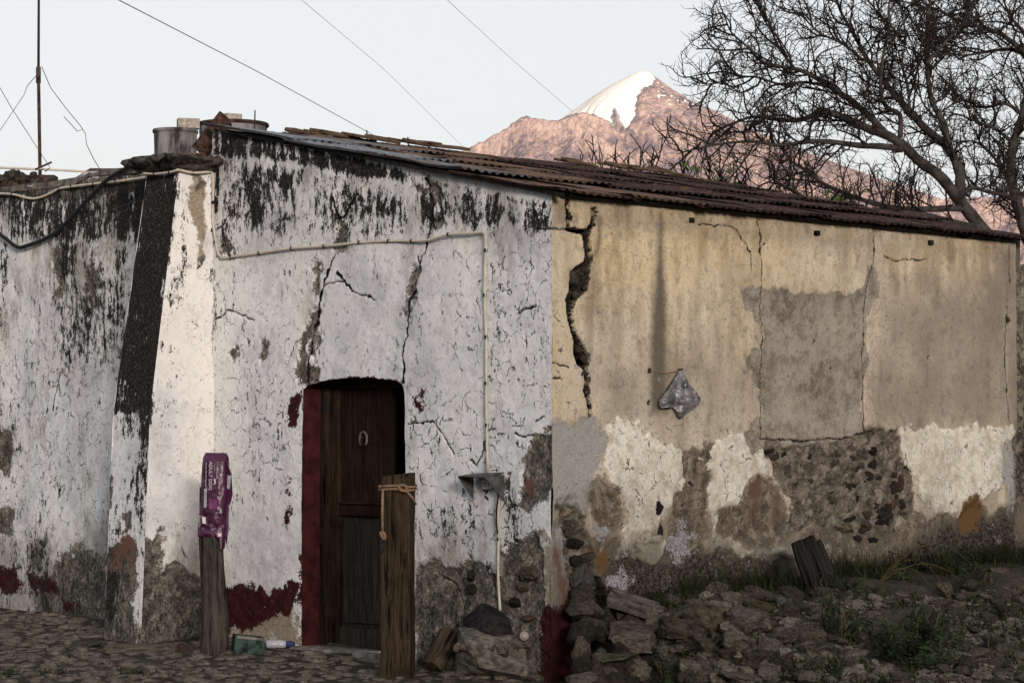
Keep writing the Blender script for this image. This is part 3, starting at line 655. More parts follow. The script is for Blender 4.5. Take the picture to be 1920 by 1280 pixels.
# --- ochre side wall (plane y = 0) ---
PY = lambda px, py: on_y(px, py)[[0, 2]]
def yellow_wall():
    xs = np.arange(0, 5.36, STEP); nz = 385
    T = np.linspace(0, 1, nz); Xg, Tg = np.meshgrid(xs, T, indexing='ij'); Zg = -0.15 + (3.31 + 0.15) * Tg
    P = np.stack([Xg.ravel(), Zg.ravel()], 1); W = Wear(P, PY)
    nb = fbm(P[:, 0] * 1.3, P[:, 1] * 1.3, 2, 4)
    W.soft('ochre', [(1030, 360), (1920, 440), (1920, 500), (1640, 520), (1300, 560), (1110, 560), (1030, 600)], 0.95, 0.28)
    W.soft('ochre', [(1030, 360), (1110, 380), (1100, 520), (1070, 560), (1030, 560)], 1.0, 0.06)
    W.soft('ochre', [(1030, 540), (1048, 540), (1050, 770), (1030, 790)], 0.9, 0.05)
    W.soft('ochre', [(1200, 560), (1430, 560), (1430, 700), (1250, 700)], 0.35, 0.3)
    W.a['ochre'] *= ss(0.25, 0.55, nb)
    W.soft('cream', [(1040, 500), (1070, 540), (1075, 620), (1082, 660), (1097, 735), (1098, 770), (1050, 785), (1040, 700)], 0.85, 0.07)
    W.soft('cream', [(1290, 500), (1430, 440), (1600, 500), (1600, 535), (1440, 528), (1380, 540), (1300, 560)], 0.45, 0.16)
    W.soft('cream', [(1045, 450), (1085, 450), (1075, 500), (1045, 510)], 0.4, 0.07)
    W.soft('damp', [(1110, 680), (1430, 660), (1420, 800), (1300, 830), (1130, 800)], 0.33, 0.25)
    W.soft('damp', [(1650, 560), (1900, 520), (1905, 790), (1650, 800)], 0.72, 0.25)
    W.soft('damp', [(1140, 690), (1205, 690), (1205, 790), (1140, 790)], 0.5, 0.10)
    W.soft('damp', [(1790, 735), (1840, 735), (1860, 795), (1780, 795)], 0.6, 0.08)
    W.soft('damp', [(1040, 378), (1064, 380), (1060, 425), (1040, 420)], 0.85, 0.06)
    W.soft('damp', [(1120, 395), (1900, 465), (1900, 490), (1120, 425)], 0.42, 0.10)
    W.soft('damp', [(1880, 470), (1920, 470), (1920, 1000), (1890, 1000)], 0.8, 0.06)
    W.hard('grey', [(1400, 535), (1425, 530), (1440, 540), (1490, 545), (1550, 540), (1618, 548), (1625, 530), (1640, 498), (1646, 520), (1640, 560), (1624, 585), (1628, 640), (1641, 690), (1622, 712), (1620, 795), (1690, 800), (1690, 830), (1560, 830), (1430, 832), (1428, 885), (1404, 850), (1393, 812), (1425, 780), (1428, 720), (1408, 700), (1400, 672), (1425, 655), (1428, 600), (1420, 580), (1403, 560)], 0.05)
    W.hard('streak', [(1236, 400), (1241, 400), (1245, 500), (1250, 600), (1248, 690), (1246, 770), (1220, 775), (1219, 700), (1224, 600), (1230, 500)], 0.05, False)
    W.hard('streak', [(1112, 425), (1117, 425), (1116, 470), (1113, 500), (1110, 480)], 0.05)
    for p in [[(1275, 848), (1332, 838), (1332, 1000), (1300, 1040), (1255, 1010), (1255, 930)], [(1105, 905), (1135, 885), (1160, 925), (1160, 990), (1140, 1005), (1110, 985)],
              [(1337, 955), (1385, 940), (1400, 905), (1430, 885), (1478, 930), (1475, 990), (1450, 1034), (1400, 1024), (1340, 1000)], [(1040, 935), (1080, 930), (1100, 1010), (1130, 1010), (1190, 1010), (1260, 1010), (1340, 1035), (1500, 1050), (1520, 1150), (1040, 1150)],
              [(1500, 990), (1720, 965), (1920, 950), (1920, 1140), (1500, 1140)]]:
        W.hard('brown', p, 0.09)
    W.hard('rough', [(1030, 792), (1085, 788), (1120, 782), (1134, 808), (1132, 850), (1116, 890), (1108, 930), (1097, 960), (1103, 1040), (1085, 1000), (1060, 940), (1030, 935)], 0.07)
    W.hard('rough', [(1030, 985), (1052, 975), (1068, 1040), (1078, 1100), (1078, 1137), (1030, 1137)], 0.06, False)
    W.hard('rough', [(1885, 835), (1905, 815), (1908, 960), (1890, 985), (1880, 910)], 0.05)
    for p in [[(1136, 800), (1160, 793), (1200, 795), (1226, 816), (1246, 838), (1277, 852), (1276, 905), (1262, 925), (1250, 945), (1235, 990), (1190, 1008), (1166, 1000), (1166, 960), (1160, 920), (1146, 890), (1134, 870)],
              [(1330, 836), (1386, 808), (1399, 830), (1406, 850), (1425, 855), (1429, 878), (1400, 898), (1390, 930), (1380, 946), (1350, 955), (1337, 1000), (1330, 960), (1330, 900), (1320, 862)],
              [(1685, 800), (1720, 802), (1760, 796), (1820, 801), (1900, 792), (1905, 812), (1885, 832), (1880, 905), (1850, 932), (1800, 960), (1760, 962), (1745, 970), (1735, 930), (1722, 900), (1708, 880), (1697, 850)],
              [(1335, 1000), (1385, 1018), (1400, 1032), (1440, 1037), (1475, 1020), (1497, 1040), (1470, 1054), (1430, 1060), (1390, 1048), (1340, 1030)],
              [(1165, 1010), (1230, 1000), (1250, 1010), (1245, 1045), (1190, 1050), (1160, 1035)]]:
        W.hard('lime', p, 0.06)
    W.hard('blue', [(1112, 993), (1131, 994), (1136, 1006), (1126, 1022), (1112, 1010)], 0.03)
    for p in [[(1256, 1000), (1281, 983), (1303, 1000), (1296, 1045), (1265, 1055), (1248, 1030)], [(1140, 1070), (1165, 1063), (1187, 1085), (1172, 1118), (1138, 1108)], [(1060, 1000), (1068, 1060), (1060, 1080)]]:
        W.hard('blue', p, 0.07)
    W.hard('masonry', [(1432, 826), (1560, 826), (1620, 810), (1665, 797), (1686, 803), (1697, 850), (1712, 890), (1722, 960), (1690, 1005), (1640, 1014), (1560, 1004), (1520, 985), (1474, 990), (1482, 930), (1452, 890), (1432, 862)], 0.05)
    W.hard('masonry', [(1042, 945), (1080, 940), (1098, 980), (1108, 1060), (1125, 1100), (1135, 1300), (1080, 1300), (1078, 1100), (1068, 1020)], 0.05)
    for p in [[(1130, 1048), (1180, 1035), (1260, 1062), (1300, 1040), (1420, 1055), (1500, 1062), (1510, 1150), (1130, 1150)], [(1740, 1010), (1800, 975), (1920, 965), (1920, 1120), (1690, 1120), (1690, 1060)], [(1905, 800), (1920, 800), (1920, 1000), (1908, 960)]]:
        W.hard('soot', p, 0.16)
    for p in [[(1407, 890), (1420, 887), (1423, 915), (1415, 936), (1404, 930)], [(1409, 934), (1419, 940), (1417, 977), (1405, 972)], [(1046, 1010), (1060, 1035), (1074, 1100), (1072, 1128), (1056, 1122), (1050, 1060)]]:
        W.hard('brick', p, 0.05)
    W.hard('brick', [(1452, 925), (1460, 925), (1460, 965), (1452, 965)], 0.09)
    W.hard('rust', [(1800, 945), (1822, 930), (1842, 950), (1840, 990), (1822, 1003), (1800, 988)], 0.04)
    W.hard('rust', [(1105, 1030), (1135, 1020), (1140, 1060), (1115, 1070)], 0.06)
    W.hard('red', [(1030, 1137), (1076, 1137), (1083, 1200), (1072, 1300), (1030, 1300)], 0.06, False)
    W.soft('craq', [(1135, 800), (1430, 800), (1430, 1000), (1135, 1000)], 0.9, 0.1)
    W.soft('craq', [(1035, 560), (1060, 560), (1080, 790), (1035, 790)], 0.8, 0.06)
    W.soft('craq', [(1690, 800), (1900, 800), (1900, 960), (1700, 960)], 0.6, 0.1)
    W.a['crack'] = np.full(len(P), 0.05)
    for l in [[(1421, 415), (1427, 445), (1425, 470), (1430, 500), (1430, 600), (1430, 700), (1429, 822)], [(1640, 440), (1640, 470), (1638, 500), (1628, 545), (1622, 600), (1622, 640), (1620, 690), (1622, 720), (1620, 800), (1626, 812)],
              [(1310, 420), (1345, 423), (1375, 425), (1400, 460), (1408, 470), (1410, 505)], [(1895, 462), (1893, 510), (1896, 530)], [(1890, 560), (1888, 600), (1884, 650), (1886, 720), (1892, 790)], [(1660, 480), (1680, 490), (1700, 486), (1740, 488)],
              [(1434, 455), (1427, 470)], [(1037, 680), (1055, 686), (1066, 690)], [(1037, 708), (1056, 712)], [(1037, 428), (1064, 429)], [(1640, 455), (1642, 470)], [(1430, 822), (1500, 826), (1560, 822), (1600, 818), (1640, 806)], [(1697, 850), (1705, 878), (1712, 885)]]:
        W.line('crack', l)
    voids = [[(1062, 376), (1070, 376), (1069, 395), (1072, 408), (1070, 430), (1063, 430), (1066, 410), (1062, 392)], [(1064, 426), (1096, 431), (1096, 437), (1064, 432)],
             [(1108, 390), (1122, 392), (1118, 410), (1111, 425), (1104, 440), (1096, 440), (1106, 424), (1110, 405)],
             [(1094, 432), (1107, 430), (1108, 460), (1111, 487), (1105, 500), (1106, 520), (1101, 545), (1089, 556), (1081, 562), (1074, 590), (1077, 612), (1084, 630), (1096, 645), (1101, 660), (1107, 665), (1106, 680), (1104, 690), (1108, 720), (1107, 735), (1109, 765), (1110, 777), (1105, 768), (1101, 742), (1095, 733), (1098, 715), (1094, 692), (1082, 682), (1075, 660), (1076, 640), (1069, 615), (1065, 600), (1062, 560), (1069, 545), (1070, 510), (1079, 501), (1094, 492), (1097, 480), (1095, 455), (1092, 440)]]
    for p in voids: W.hard('void', p, 0.010, False)
    for l in [[(1066, 378), (1068, 400), (1067, 428)], [(1066, 429), (1095, 434)], [(1116, 394), (1110, 420), (1101, 434), (1102, 460), (1104, 486), (1098, 498), (1090, 515), (1086, 545), (1074, 565), (1069, 590), (1072, 612), (1079, 632), (1088, 655), (1098, 685), (1101, 710), (1101, 735), (1105, 765), (1107, 778)]]: W.line('gap', l)
    W.hard('void', [(1088, 1080), (1110, 1075), (1140, 1100), (1140, 1140), (1100, 1140)], 0.03)
    for hx, hy, r_ in [(1218, 695, 3), (1217, 755, 3), (1890, 600, 4), (1528, 640, 2), (1560, 690, 2), (1740, 670, 2)]:
        W.hard('void', [(hx + r_ * math.cos(k), hy + 1.4 * r_ * math.sin(k)) for k in np.arange(0, 6.2, 0.8)], 0.012)
    W.a['grime'] = 0.10 + 1.05 * ss(1.45, 0.55, P[:, 1]) + 0.25 * ss(2.9, 3.3, P[:, 1])
    n1 = fbm(P[:, 0] * 1.5, P[:, 1] * 1.5, 41, 4) - 0.5; n2 = fbm(P[:, 0] * 14, P[:, 1] * 14, 42, 4) - 0.5; n3 = fbm(P[:, 0] * 25, P[:, 1] * 25, 6, 3) - 0.5
    y = n1 * 0.05 + n2 * 0.006
    for k, dep in (('grey', 0.010), ('brown', 0.012), ('rough', 0.006)):
        y += dep * ss(-0.2, 0.3, W.get(k, -1.0) + n3)
    y -= 0.012 * ss(-0.2, 0.2, W.get('lime', -1.0) + n3)
    ms = ss(-0.2, 0.4, W.get('masonry', -1.0) + n3); y += ms * (0.025 + n2 * 0.07 + (fbm(P[:, 0] * 32, P[:, 1] * 32, 44, 3) - 0.5) * 0.06)
    vd = ss(-0.25, 0.6, W.get('void', -1.0) + n3 * 0.4); y += vd * (0.13 + n2 * 0.12) + 0.05 * ss(0.020, 0.008, W.get('gap', 0.05))
    y += 0.012 * ss(0.010, 0.003, W.get('crack', 0.05))
    y = np.where(P[:, 0] < 0.02, np.minimum(y, 0.012), y)
    me = mesh_np("ochre_wall", np.stack([P[:, 0], y, P[:, 1]], 1), grid_faces(len(xs), nz), True); W.store(me)
    return obj("ochre_wall", me, M['yellow'], house)
ywall = yellow_wall()

# --- the walls that close the house behind ---
b = MB(); b.box((5.45, 2.0, 1.6), (0.1, 1.9, 1.75)); b.box((2.8, 3.95, 1.9), (2.6, 0.12, 2.1))
obj("rear_wall", b.mesh("rear_wall"), M['inside'], house)
b = MB(); b.box((2.7, 1.95, 0.02), (2.62, 1.85, 0.06)); obj("inner_floor", b.mesh("inner_floor"), M['inside'], house)

# --- stones showing in the broken plaster, each its own piece of its wall ---
def hull(seed, n=16, box=0.35):
    rr = random.Random(seed); bm = bmesh.new()
    for _ in range(n):
        v = Vector((rr.gauss(0, 1), rr.gauss(0, 1), rr.gauss(0, 1))); v.normalize()
        v = Vector([math.copysign(abs(c) ** (1 - box), c) for c in v]) * rr.uniform(0.85, 1.05)
        bm.verts.new(v * 0.5)
    r = bmesh.ops.convex_hull(bm, input=bm.verts)
    for v in [q for q in bm.verts if not q.link_faces]: bm.verts.remove(v)
    lo = Vector([min(v.co[i] for v in bm.verts) for i in range(3)]); hi = Vector([max(v.co[i] for v in bm.verts) for i in range(3)])
    for v in bm.verts: v.co = Vector([(v.co[i] - (lo[i] + hi[i]) / 2) / (hi[i] - lo[i]) for i in range(3)])
    bmesh.ops.recalc_face_normals(bm, faces=bm.faces)
    me = bpy.data.meshes.new("stone"); bm.to_mesh(me); bm.free(); return me
def craggy(seed, rough=0.20, box=0.35, sub=4):
    """a bigger broken stone: a hull subdivided and fractured with noise"""
    me0 = hull(seed, 20, box); bm = bmesh.new(); bm.from_mesh(me0); bpy.data.meshes.remove(me0)
    bmesh.ops.subdivide_edges(bm, edges=bm.edges, cuts=sub, use_grid_fill=True)
    bmesh.ops.triangulate(bm, faces=bm.faces)
    bm.normal_update()
    co = np.array([v.co for v in bm.verts]); nn = np.array([v.normal for v in bm.verts])
    k = (fbm(co[:, 0] * 6 + seed, co[:, 1] * 6 + co[:, 2] * 4.3, seed, 4, 0.6) - 0.55)
    k2 = (fbm(co[:, 2] * 7 + seed, co[:, 1] * 5 - co[:, 0] * 3.3, seed + 3, 4, 0.6) - 0.55)
    for v, a, q, c in zip(bm.verts, k, nn, k2): v.co += Vector(q) * (float(a) + float(c)) * rough
    me = bpy.data.meshes.new("stone"); bm.to_mesh(me); bm.free(); return me
HULLS = [hull(100 + i, 24 + i % 7, 0.05 + 0.05 * (i % 6)) for i in range(14)]
for m_ in HULLS: m_.materials.append(M['rock'])
CRAG = [craggy(200 + i) for i in range(6)]
for m_ in CRAG: m_.materials.append(M['rock'])
SLAB = [craggy(300 + i, 0.15, 0.62) for i in range(5)]
for m_ in SLAB: m_.materials.append(M['rock'])
def pxm(p):   # pixels per metre where p stands
    return F_PX / float((np.asarray(p) - CAM) @ FWD)
rs = random.Random(5)
DK = (0.32, 0.33, 0.36); MD = (0.8, 0.75, 0.68); WH = (3.2, 3.1, 2.9); CR = (2.6, 2.25, 1.8); RD = (0.85, 0.6, 0.5)
for px, py, w_, h_, c in [(1232, 950, 34, 44, DK), (1236, 993, 26, 28, DK), (1296, 903, 17, 22, DK), (1218, 797, 10, 22, DK), (1202, 952, 16, 16, RD), (1280, 945, 9, 14, DK),
        (1640, 845, 20, 17, DK), (1640, 868, 15, 22, DK), (1633, 892, 18, 18, DK), (1660, 882, 13, 12, DK), (1652, 896, 9, 9, DK), (1662, 850, 11, 27, WH), (1651, 932, 19, 32, WH), (1678, 915, 22, 28, DK), (1694, 945, 15, 22, DK),
        (1658, 966, 31, 32, DK), (1689, 985, 22, 38, WH), (1595, 990, 28, 18, CR), (1592, 916, 17, 13, DK), (1609, 935, 11, 14, DK), (1520, 856, 13, 14, DK), (1443, 847, 12, 8, DK), (1625, 965, 26, 18, MD), (1602, 970, 12, 10, DK),
        (1595, 975, 20, 10, DK), (1693, 905, 8, 36, RD), (1618, 872, 16, 12, MD), (1562, 957, 9, 10, WH), (1527, 828, 10, 8, CR), (1540, 860, 10, 12, CR), (1680, 945, 16, 20, RD), (1610, 1008, 18, 12, DK), (1640, 1012, 16, 12, DK),
        (1080, 520, 14, 26, MD), (1083, 553, 12, 14, MD), (1090, 656, 12, 12, MD), (1098, 672, 12, 18, MD), (1090, 705, 16, 26, MD), (1101, 718, 8, 12, CR), (1102, 540, 9, 10, MD), (1114, 400, 10, 14, CR),
        (1072, 985, 30, 26, MD), (1080, 1018, 30, 22, DK), (1070, 1000, 20, 14, MD), (1097, 1085, 48, 58, (0.6, 0.62, 0.68)), (1104, 1045, 26, 20, MD), (1085, 1050, 22, 20, DK), (1094, 1140, 34, 30, DK), (1108, 1172, 36, 26, DK), (1086, 1190, 24, 24, DK), (1104, 1206, 30, 26, DK), (1096, 1240, 34, 34, DK), (1118, 1245, 26, 24, MD), (1066, 960, 20, 14, CR)]:
    p = on_y(px, py); s_ = pxm(p)
    o = obj("stone", rs.choice(CRAG if w_ > 24 else HULLS), None, ywall, p + np.array([0, 0.02 + 0.3 * min(w_, 20) / s_ * (0.25 if px > 1150 else 0.2), 0]), (rs.uniform(-.3, .3), rs.uniform(0, 6.28), rs.uniform(-.3, .3)))
    o.scale = (w_ / s_ / 0.73, max(w_, 14) / s_ * 0.9, h_ / s_); o.rotation_euler[1] = rs.uniform(-.25, .25)
    o.color = (*c, 1)
mpoly = [(1440, 835), (1560, 832), (1625, 818), (1680, 812), (1690, 850), (1705, 890), (1712, 955), (1690, 995), (1640, 1005), (1560, 995), (1525, 980), (1485, 980), (1490, 930), (1460, 890), (1442, 860)]
for _ in range(90):
    px, py = rs.uniform(1440, 1715), rs.uniform(815, 1005)
    if sdf(np.array([[px, py]]), mpoly)[0] < 6: continue
    p = on_y(px, py); s_ = pxm(p); w_, h_ = rs.uniform(11, 26), rs.uniform(9, 20); c = rs.choice([(0.75, 0.68, 0.58), (0.95, 0.86, 0.73), (0.55, 0.5, 0.45), (1.25, 1.12, 0.95), (0.38, 0.37, 0.38)])
    o = obj("stone", rs.choice(HULLS), None, ywall, p + np.array([0, 0.055, 0]), (0, rs.uniform(-.5, .5), 0)); o.scale = (w_ / s_ / 0.73, 0.09, h_ / s_); o.color = (*c, 1)
for px, py, w_, h_, c in [(880, 1080, 14, 26, DK), (882, 1105, 18, 22, DK), (915, 1062, 18, 22, DK), (990, 1075, 34, 28, MD), (975, 1100, 22, 20, MD), (985, 1160, 20, 16, RD), (1000, 1075, 16, 20, MD), (960, 1130, 26, 20, DK)]:
    p = on_x(px, py); s_ = pxm(p)
    o = obj("stone", rs.choice(HULLS), None, wwall, p + np.array([0.035, 0, 0]), (0, 0, rs.uniform(-.2, .2)))
    o.scale = (0.10, w_ / s_ / 0.69, h_ / s_); o.color = (*c, 1)

# --- buttress at the far end of the white wall ---
bt_top = on_y(335, 322, YB); bt_mid = on_y(281, 775, YB); bt_bot = on_y(264, 1212, YB)
def bfront(z): return np.interp(z, [-0.3, bt_bot[2], bt_mid[2], bt_top[2], 5], [bt_bot[0], bt_bot[0], bt_mid[0], bt_top[0], bt_top[0] + 0.03])
BW0 = on_x(195, 1205, bt_bot[0])[1] - YB; BW1 = on_x(275, 320, bt_top[0])[1] - YB
ZBT = bt_top[2]
def bwid(z): return BW0 + (BW1 - BW0) * np.clip((z - 1.9) / (ZBT - 1.9), 0, 1)
def buttress():
    nz = 400; zs = np.linspace(-0.05, ZBT + 0.07, nz); parts = []
    # side facing the ochre wall's way (y = YB)
    ns = 90; T = np.linspace(0, 1, ns); Tg, Zg = np.meshgrid(T, zs, indexing='ij'); xf = bfront(Zg)
    Xs = xf * (1 - Tg); Pside = np.stack([Xs.ravel(), Zg.ravel()], 1)
    W = Wear(Pside, lambda px, py: on_y(px, py, YB)[[0, 2]])
    W.soft('warm', [(260, 300), (420, 300), (420, 1100), (260, 1100)], 0.8, 0.1)
    W.soft('mould', [(340, 340), (360, 360), (352, 460), (345, 570), (325, 570), (335, 450)], 0.55, 0.05)
    W.soft('mould', [(322, 320), (345, 320), (295, 640), (285, 800), (268, 800), (280, 640)], 0.62, 0.03)
    W.soft('mould', [(320, 520), (345, 515), (342, 570), (318, 575)], 0.62, 0.05)
    W.soft('mould', [(300, 640), (335, 645), (330, 670), (305, 660)], 0.55, 0.04)
    W.soft('mould', [(285, 700), (340, 690), (340, 780), (285, 780)], 0.30, 0.08)
    W.soft('mould', [(392, 360), (403, 360), (403, 700), (395, 700)], 0.45, 0.03)
    W.soft('mould', [(260, 300), (420, 300), (420, 1210), (260, 1210)], 0.14, 0.05)
    W.soft('mould', [(265, 1100), (420, 1100), (420, 1210), (265, 1210)], 0.40, 0.08)
    W.a['mould'] += (fbm(Pside[:, 0] * 5, Pside[:, 1] * 3, 3, 4) - 0.5) * 0.35
    W.hard('tan', [(370, 335), (388, 340), (396, 370), (390, 420), (382, 470), (375, 500), (368, 470), (372, 420), (357, 385), (365, 355)], 0.04)
    W.hard('bare', [(376, 335), (388, 338), (390, 360), (375, 372)], 0.04); W.hard('bare', [(370, 490), (384, 485), (382, 520), (374, 525)], 0.04)
    for p in [[(262, 1008), (285, 1012), (302, 1000), (306, 1040), (298, 1068), (318, 1050), (335, 1048), (360, 1070), (380, 1085), (420, 1085), (420, 1230), (262, 1230)], [(302, 992), (318, 992), (318, 1003), (303, 1003)], [(345, 1020), (358, 1025), (362, 1045), (350, 1045)]]:
        W.hard('bare', p, 0.05)
    W.hard('tan', [(262, 1190), (420, 1170), (420, 1230), (262, 1230)], 0.08)
    W.a['grime'] = 0.1 + 0.7 * ss(1.3, 0.4, Pside[:, 1])
    dis = (fbm(Pside[:, 0] * 3, Pside[:, 1] * 3, 15, 4) - 0.5) * 0.03 + 0.014 * ss(-.2, .3, W.get('bare', -1.0)) * fbm(Pside[:, 0] * 14, Pside[:, 1] * 14, 16, 3)
    tl = Tg.ravel(); dis *= np.minimum(1, tl * 12)
    v1 = np.stack([Pside[:, 0], YB + dis, Pside[:, 1]], 1); f1 = grid_faces(ns, nz)
    # front
    nf = 62; Tf, Zf = np.meshgrid(np.linspace(0, 1, nf), zs, indexing='ij'); y = YB + bwid(Zf) * Tf; x = bfront(Zf)
    P2 = np.stack([y.ravel(), Zf.ravel()], 1)
    W2 = Wear(P2, lambda px, py: on_x(px, py, float(bfront(1.6 + (840 - py) / 236.)))[1:])
    W2.soft('mould', [(150, 772), (320, 780), (420, 200), (200, 200)], 1.0, 0.06)
    W2.soft('mould', [(150, 770), (320, 770), (320, 830), (150, 830)], 0.5, 0.07)
    W2.soft('mould', [(150, 770), (320, 770), (320, 1240), (150, 1240)], 0.33, 0.1)
    W2.soft('mould', [(150, 1060), (250, 1060), (240, 1170), (150, 1170)], 0.55, 0.1)
    W2.a['mould'] *= 1.22; W2.a['mould'] += (fbm(P2[:, 0] * 7, P2[:, 1] * 2.2, 23, 4) - 0.5) * 0.75
    W2.hard('bare', [(150, 1018), (200, 1015), (250, 1012), (258, 1040), (254, 1100), (258, 1240), (150, 1240)], 0.07)
    W2.hard('bare', [(228, 965), (240, 960), (243, 990), (230, 995)], 0.05); W2.hard('bare', [(198, 900), (208, 895), (206, 950), (198, 950)], 0.05)
    W2.hard('rust', [(205, 1020), (245, 1015), (250, 1050), (215, 1060)], 0.2); W2.hard('tan', [(150, 1170), (320, 1170), (320, 1250), (150, 1250)], 0.2)
    W2.hard('tan', [(280, 330), (295, 330), (285, 430), (277, 430)], 0.06)
    d2 = (fbm(P2[:, 0] * 3, P2[:, 1] * 3, 25, 4) - 0.5) * 0.03 * np.minimum(1, Tf.ravel() * 12)
    v2 = np.stack([x.ravel() - d2, P2[:, 0], P2[:, 1]], 1); f2 = grid_faces(nf, nz)[:, ::-1] + len(v1)
    # far side and top, plain
    zc = np.linspace(-0.05, ZBT + 0.04, 30); v3 = []; 
    for z in zc: v3 += [(float(bfront(z)), YB + float(bwid(z)), z), (0.0, YB + float(bwid(z)), z)]
    b3 = len(v1) + len(v2); f3 = [(b3 + 2 * i, b3 + 2 * i + 1, b3 + 2 * i + 3, b3 + 2 * i + 2) for i in range(29)]
    v = np.concatenate([v1, v2, np.array(v3)]); f = np.concatenate([f1, f2, np.array(f3)])
    me = mesh_np("buttress", v, f, True)
    for k in ('warm', 'mould', 'grime', 'bare', 'tan', 'rust'):
        dflt = 0.0 if k in ('warm', 'mould', 'grime') else -1.0
        attr(me, k, np.concatenate([W.get(k, dflt), W2.get(k, dflt), np.full(len(v3), 0.35 if k == 'mould' else dflt)]))
    for k, dv in (('red', -1.0), ('crack', 0.05), ('gap', 0.05)): attr(me, k, np.full(len(v), dv))
    return obj("buttress", me, M['white'], house)
butt = buttress()
def buttress_cap():
    b = MB(); x0 = bt_top[0] - 0.04; y1 = YB + BW1 + 0.02; prof = [(0.0, -0.03), (0.03, 0.0), (0.035, 0.035), (0.05, 0.05), (0.10, 0.09), (0.115, 0.12), (0.10, 0.16), (0.05, 0.185), (-0.05, 0.195)]
    rings = []; rr = random.Random(3)
    base = [(x0, YB - 0.02), (0.06, YB - 0.02), (0.06, y1), (x0, y1)]
    N = 14
    for o_, dz in prof:
        ring = []
        c = [(base[0][0] - o_, base[0][1] - o_), (base[1][0], base[1][1] - o_), (base[2][0], base[2][1] + o_), (base[3][0] - o_, base[3][1] + o_)]
        for i in range(4):
            a, q = c[i], c[(i + 1) % 4]
            for k in range(N):
                t = k / N; j = 0.020 if dz > 0.03 else 0.004
                ring.append((a[0] + (q[0] - a[0]) * t + rr.uniform(-j, j), a[1] + (q[1] - a[1]) * t + rr.uniform(-j, j), ZBT + 0.035 + dz * 0.55 + rr.uniform(-j, j) * 0.9))
        rings.append(ring)
    v = [p for r_ in rings for p in r_]; n = 4 * N
    f = [(i * n + k, i * n + (k + 1) % n, (i + 1) * n + (k + 1) % n, (i + 1) * n + k) for i in range(len(prof) - 1) for k in range(n)]
    f.append(tuple(range((len(prof) - 1) * n, len(prof) * n)))
    b.add(v, f); return obj("buttress_cap", b.mesh("buttress_cap", True), M['oldcap'], butt)
buttress_cap()

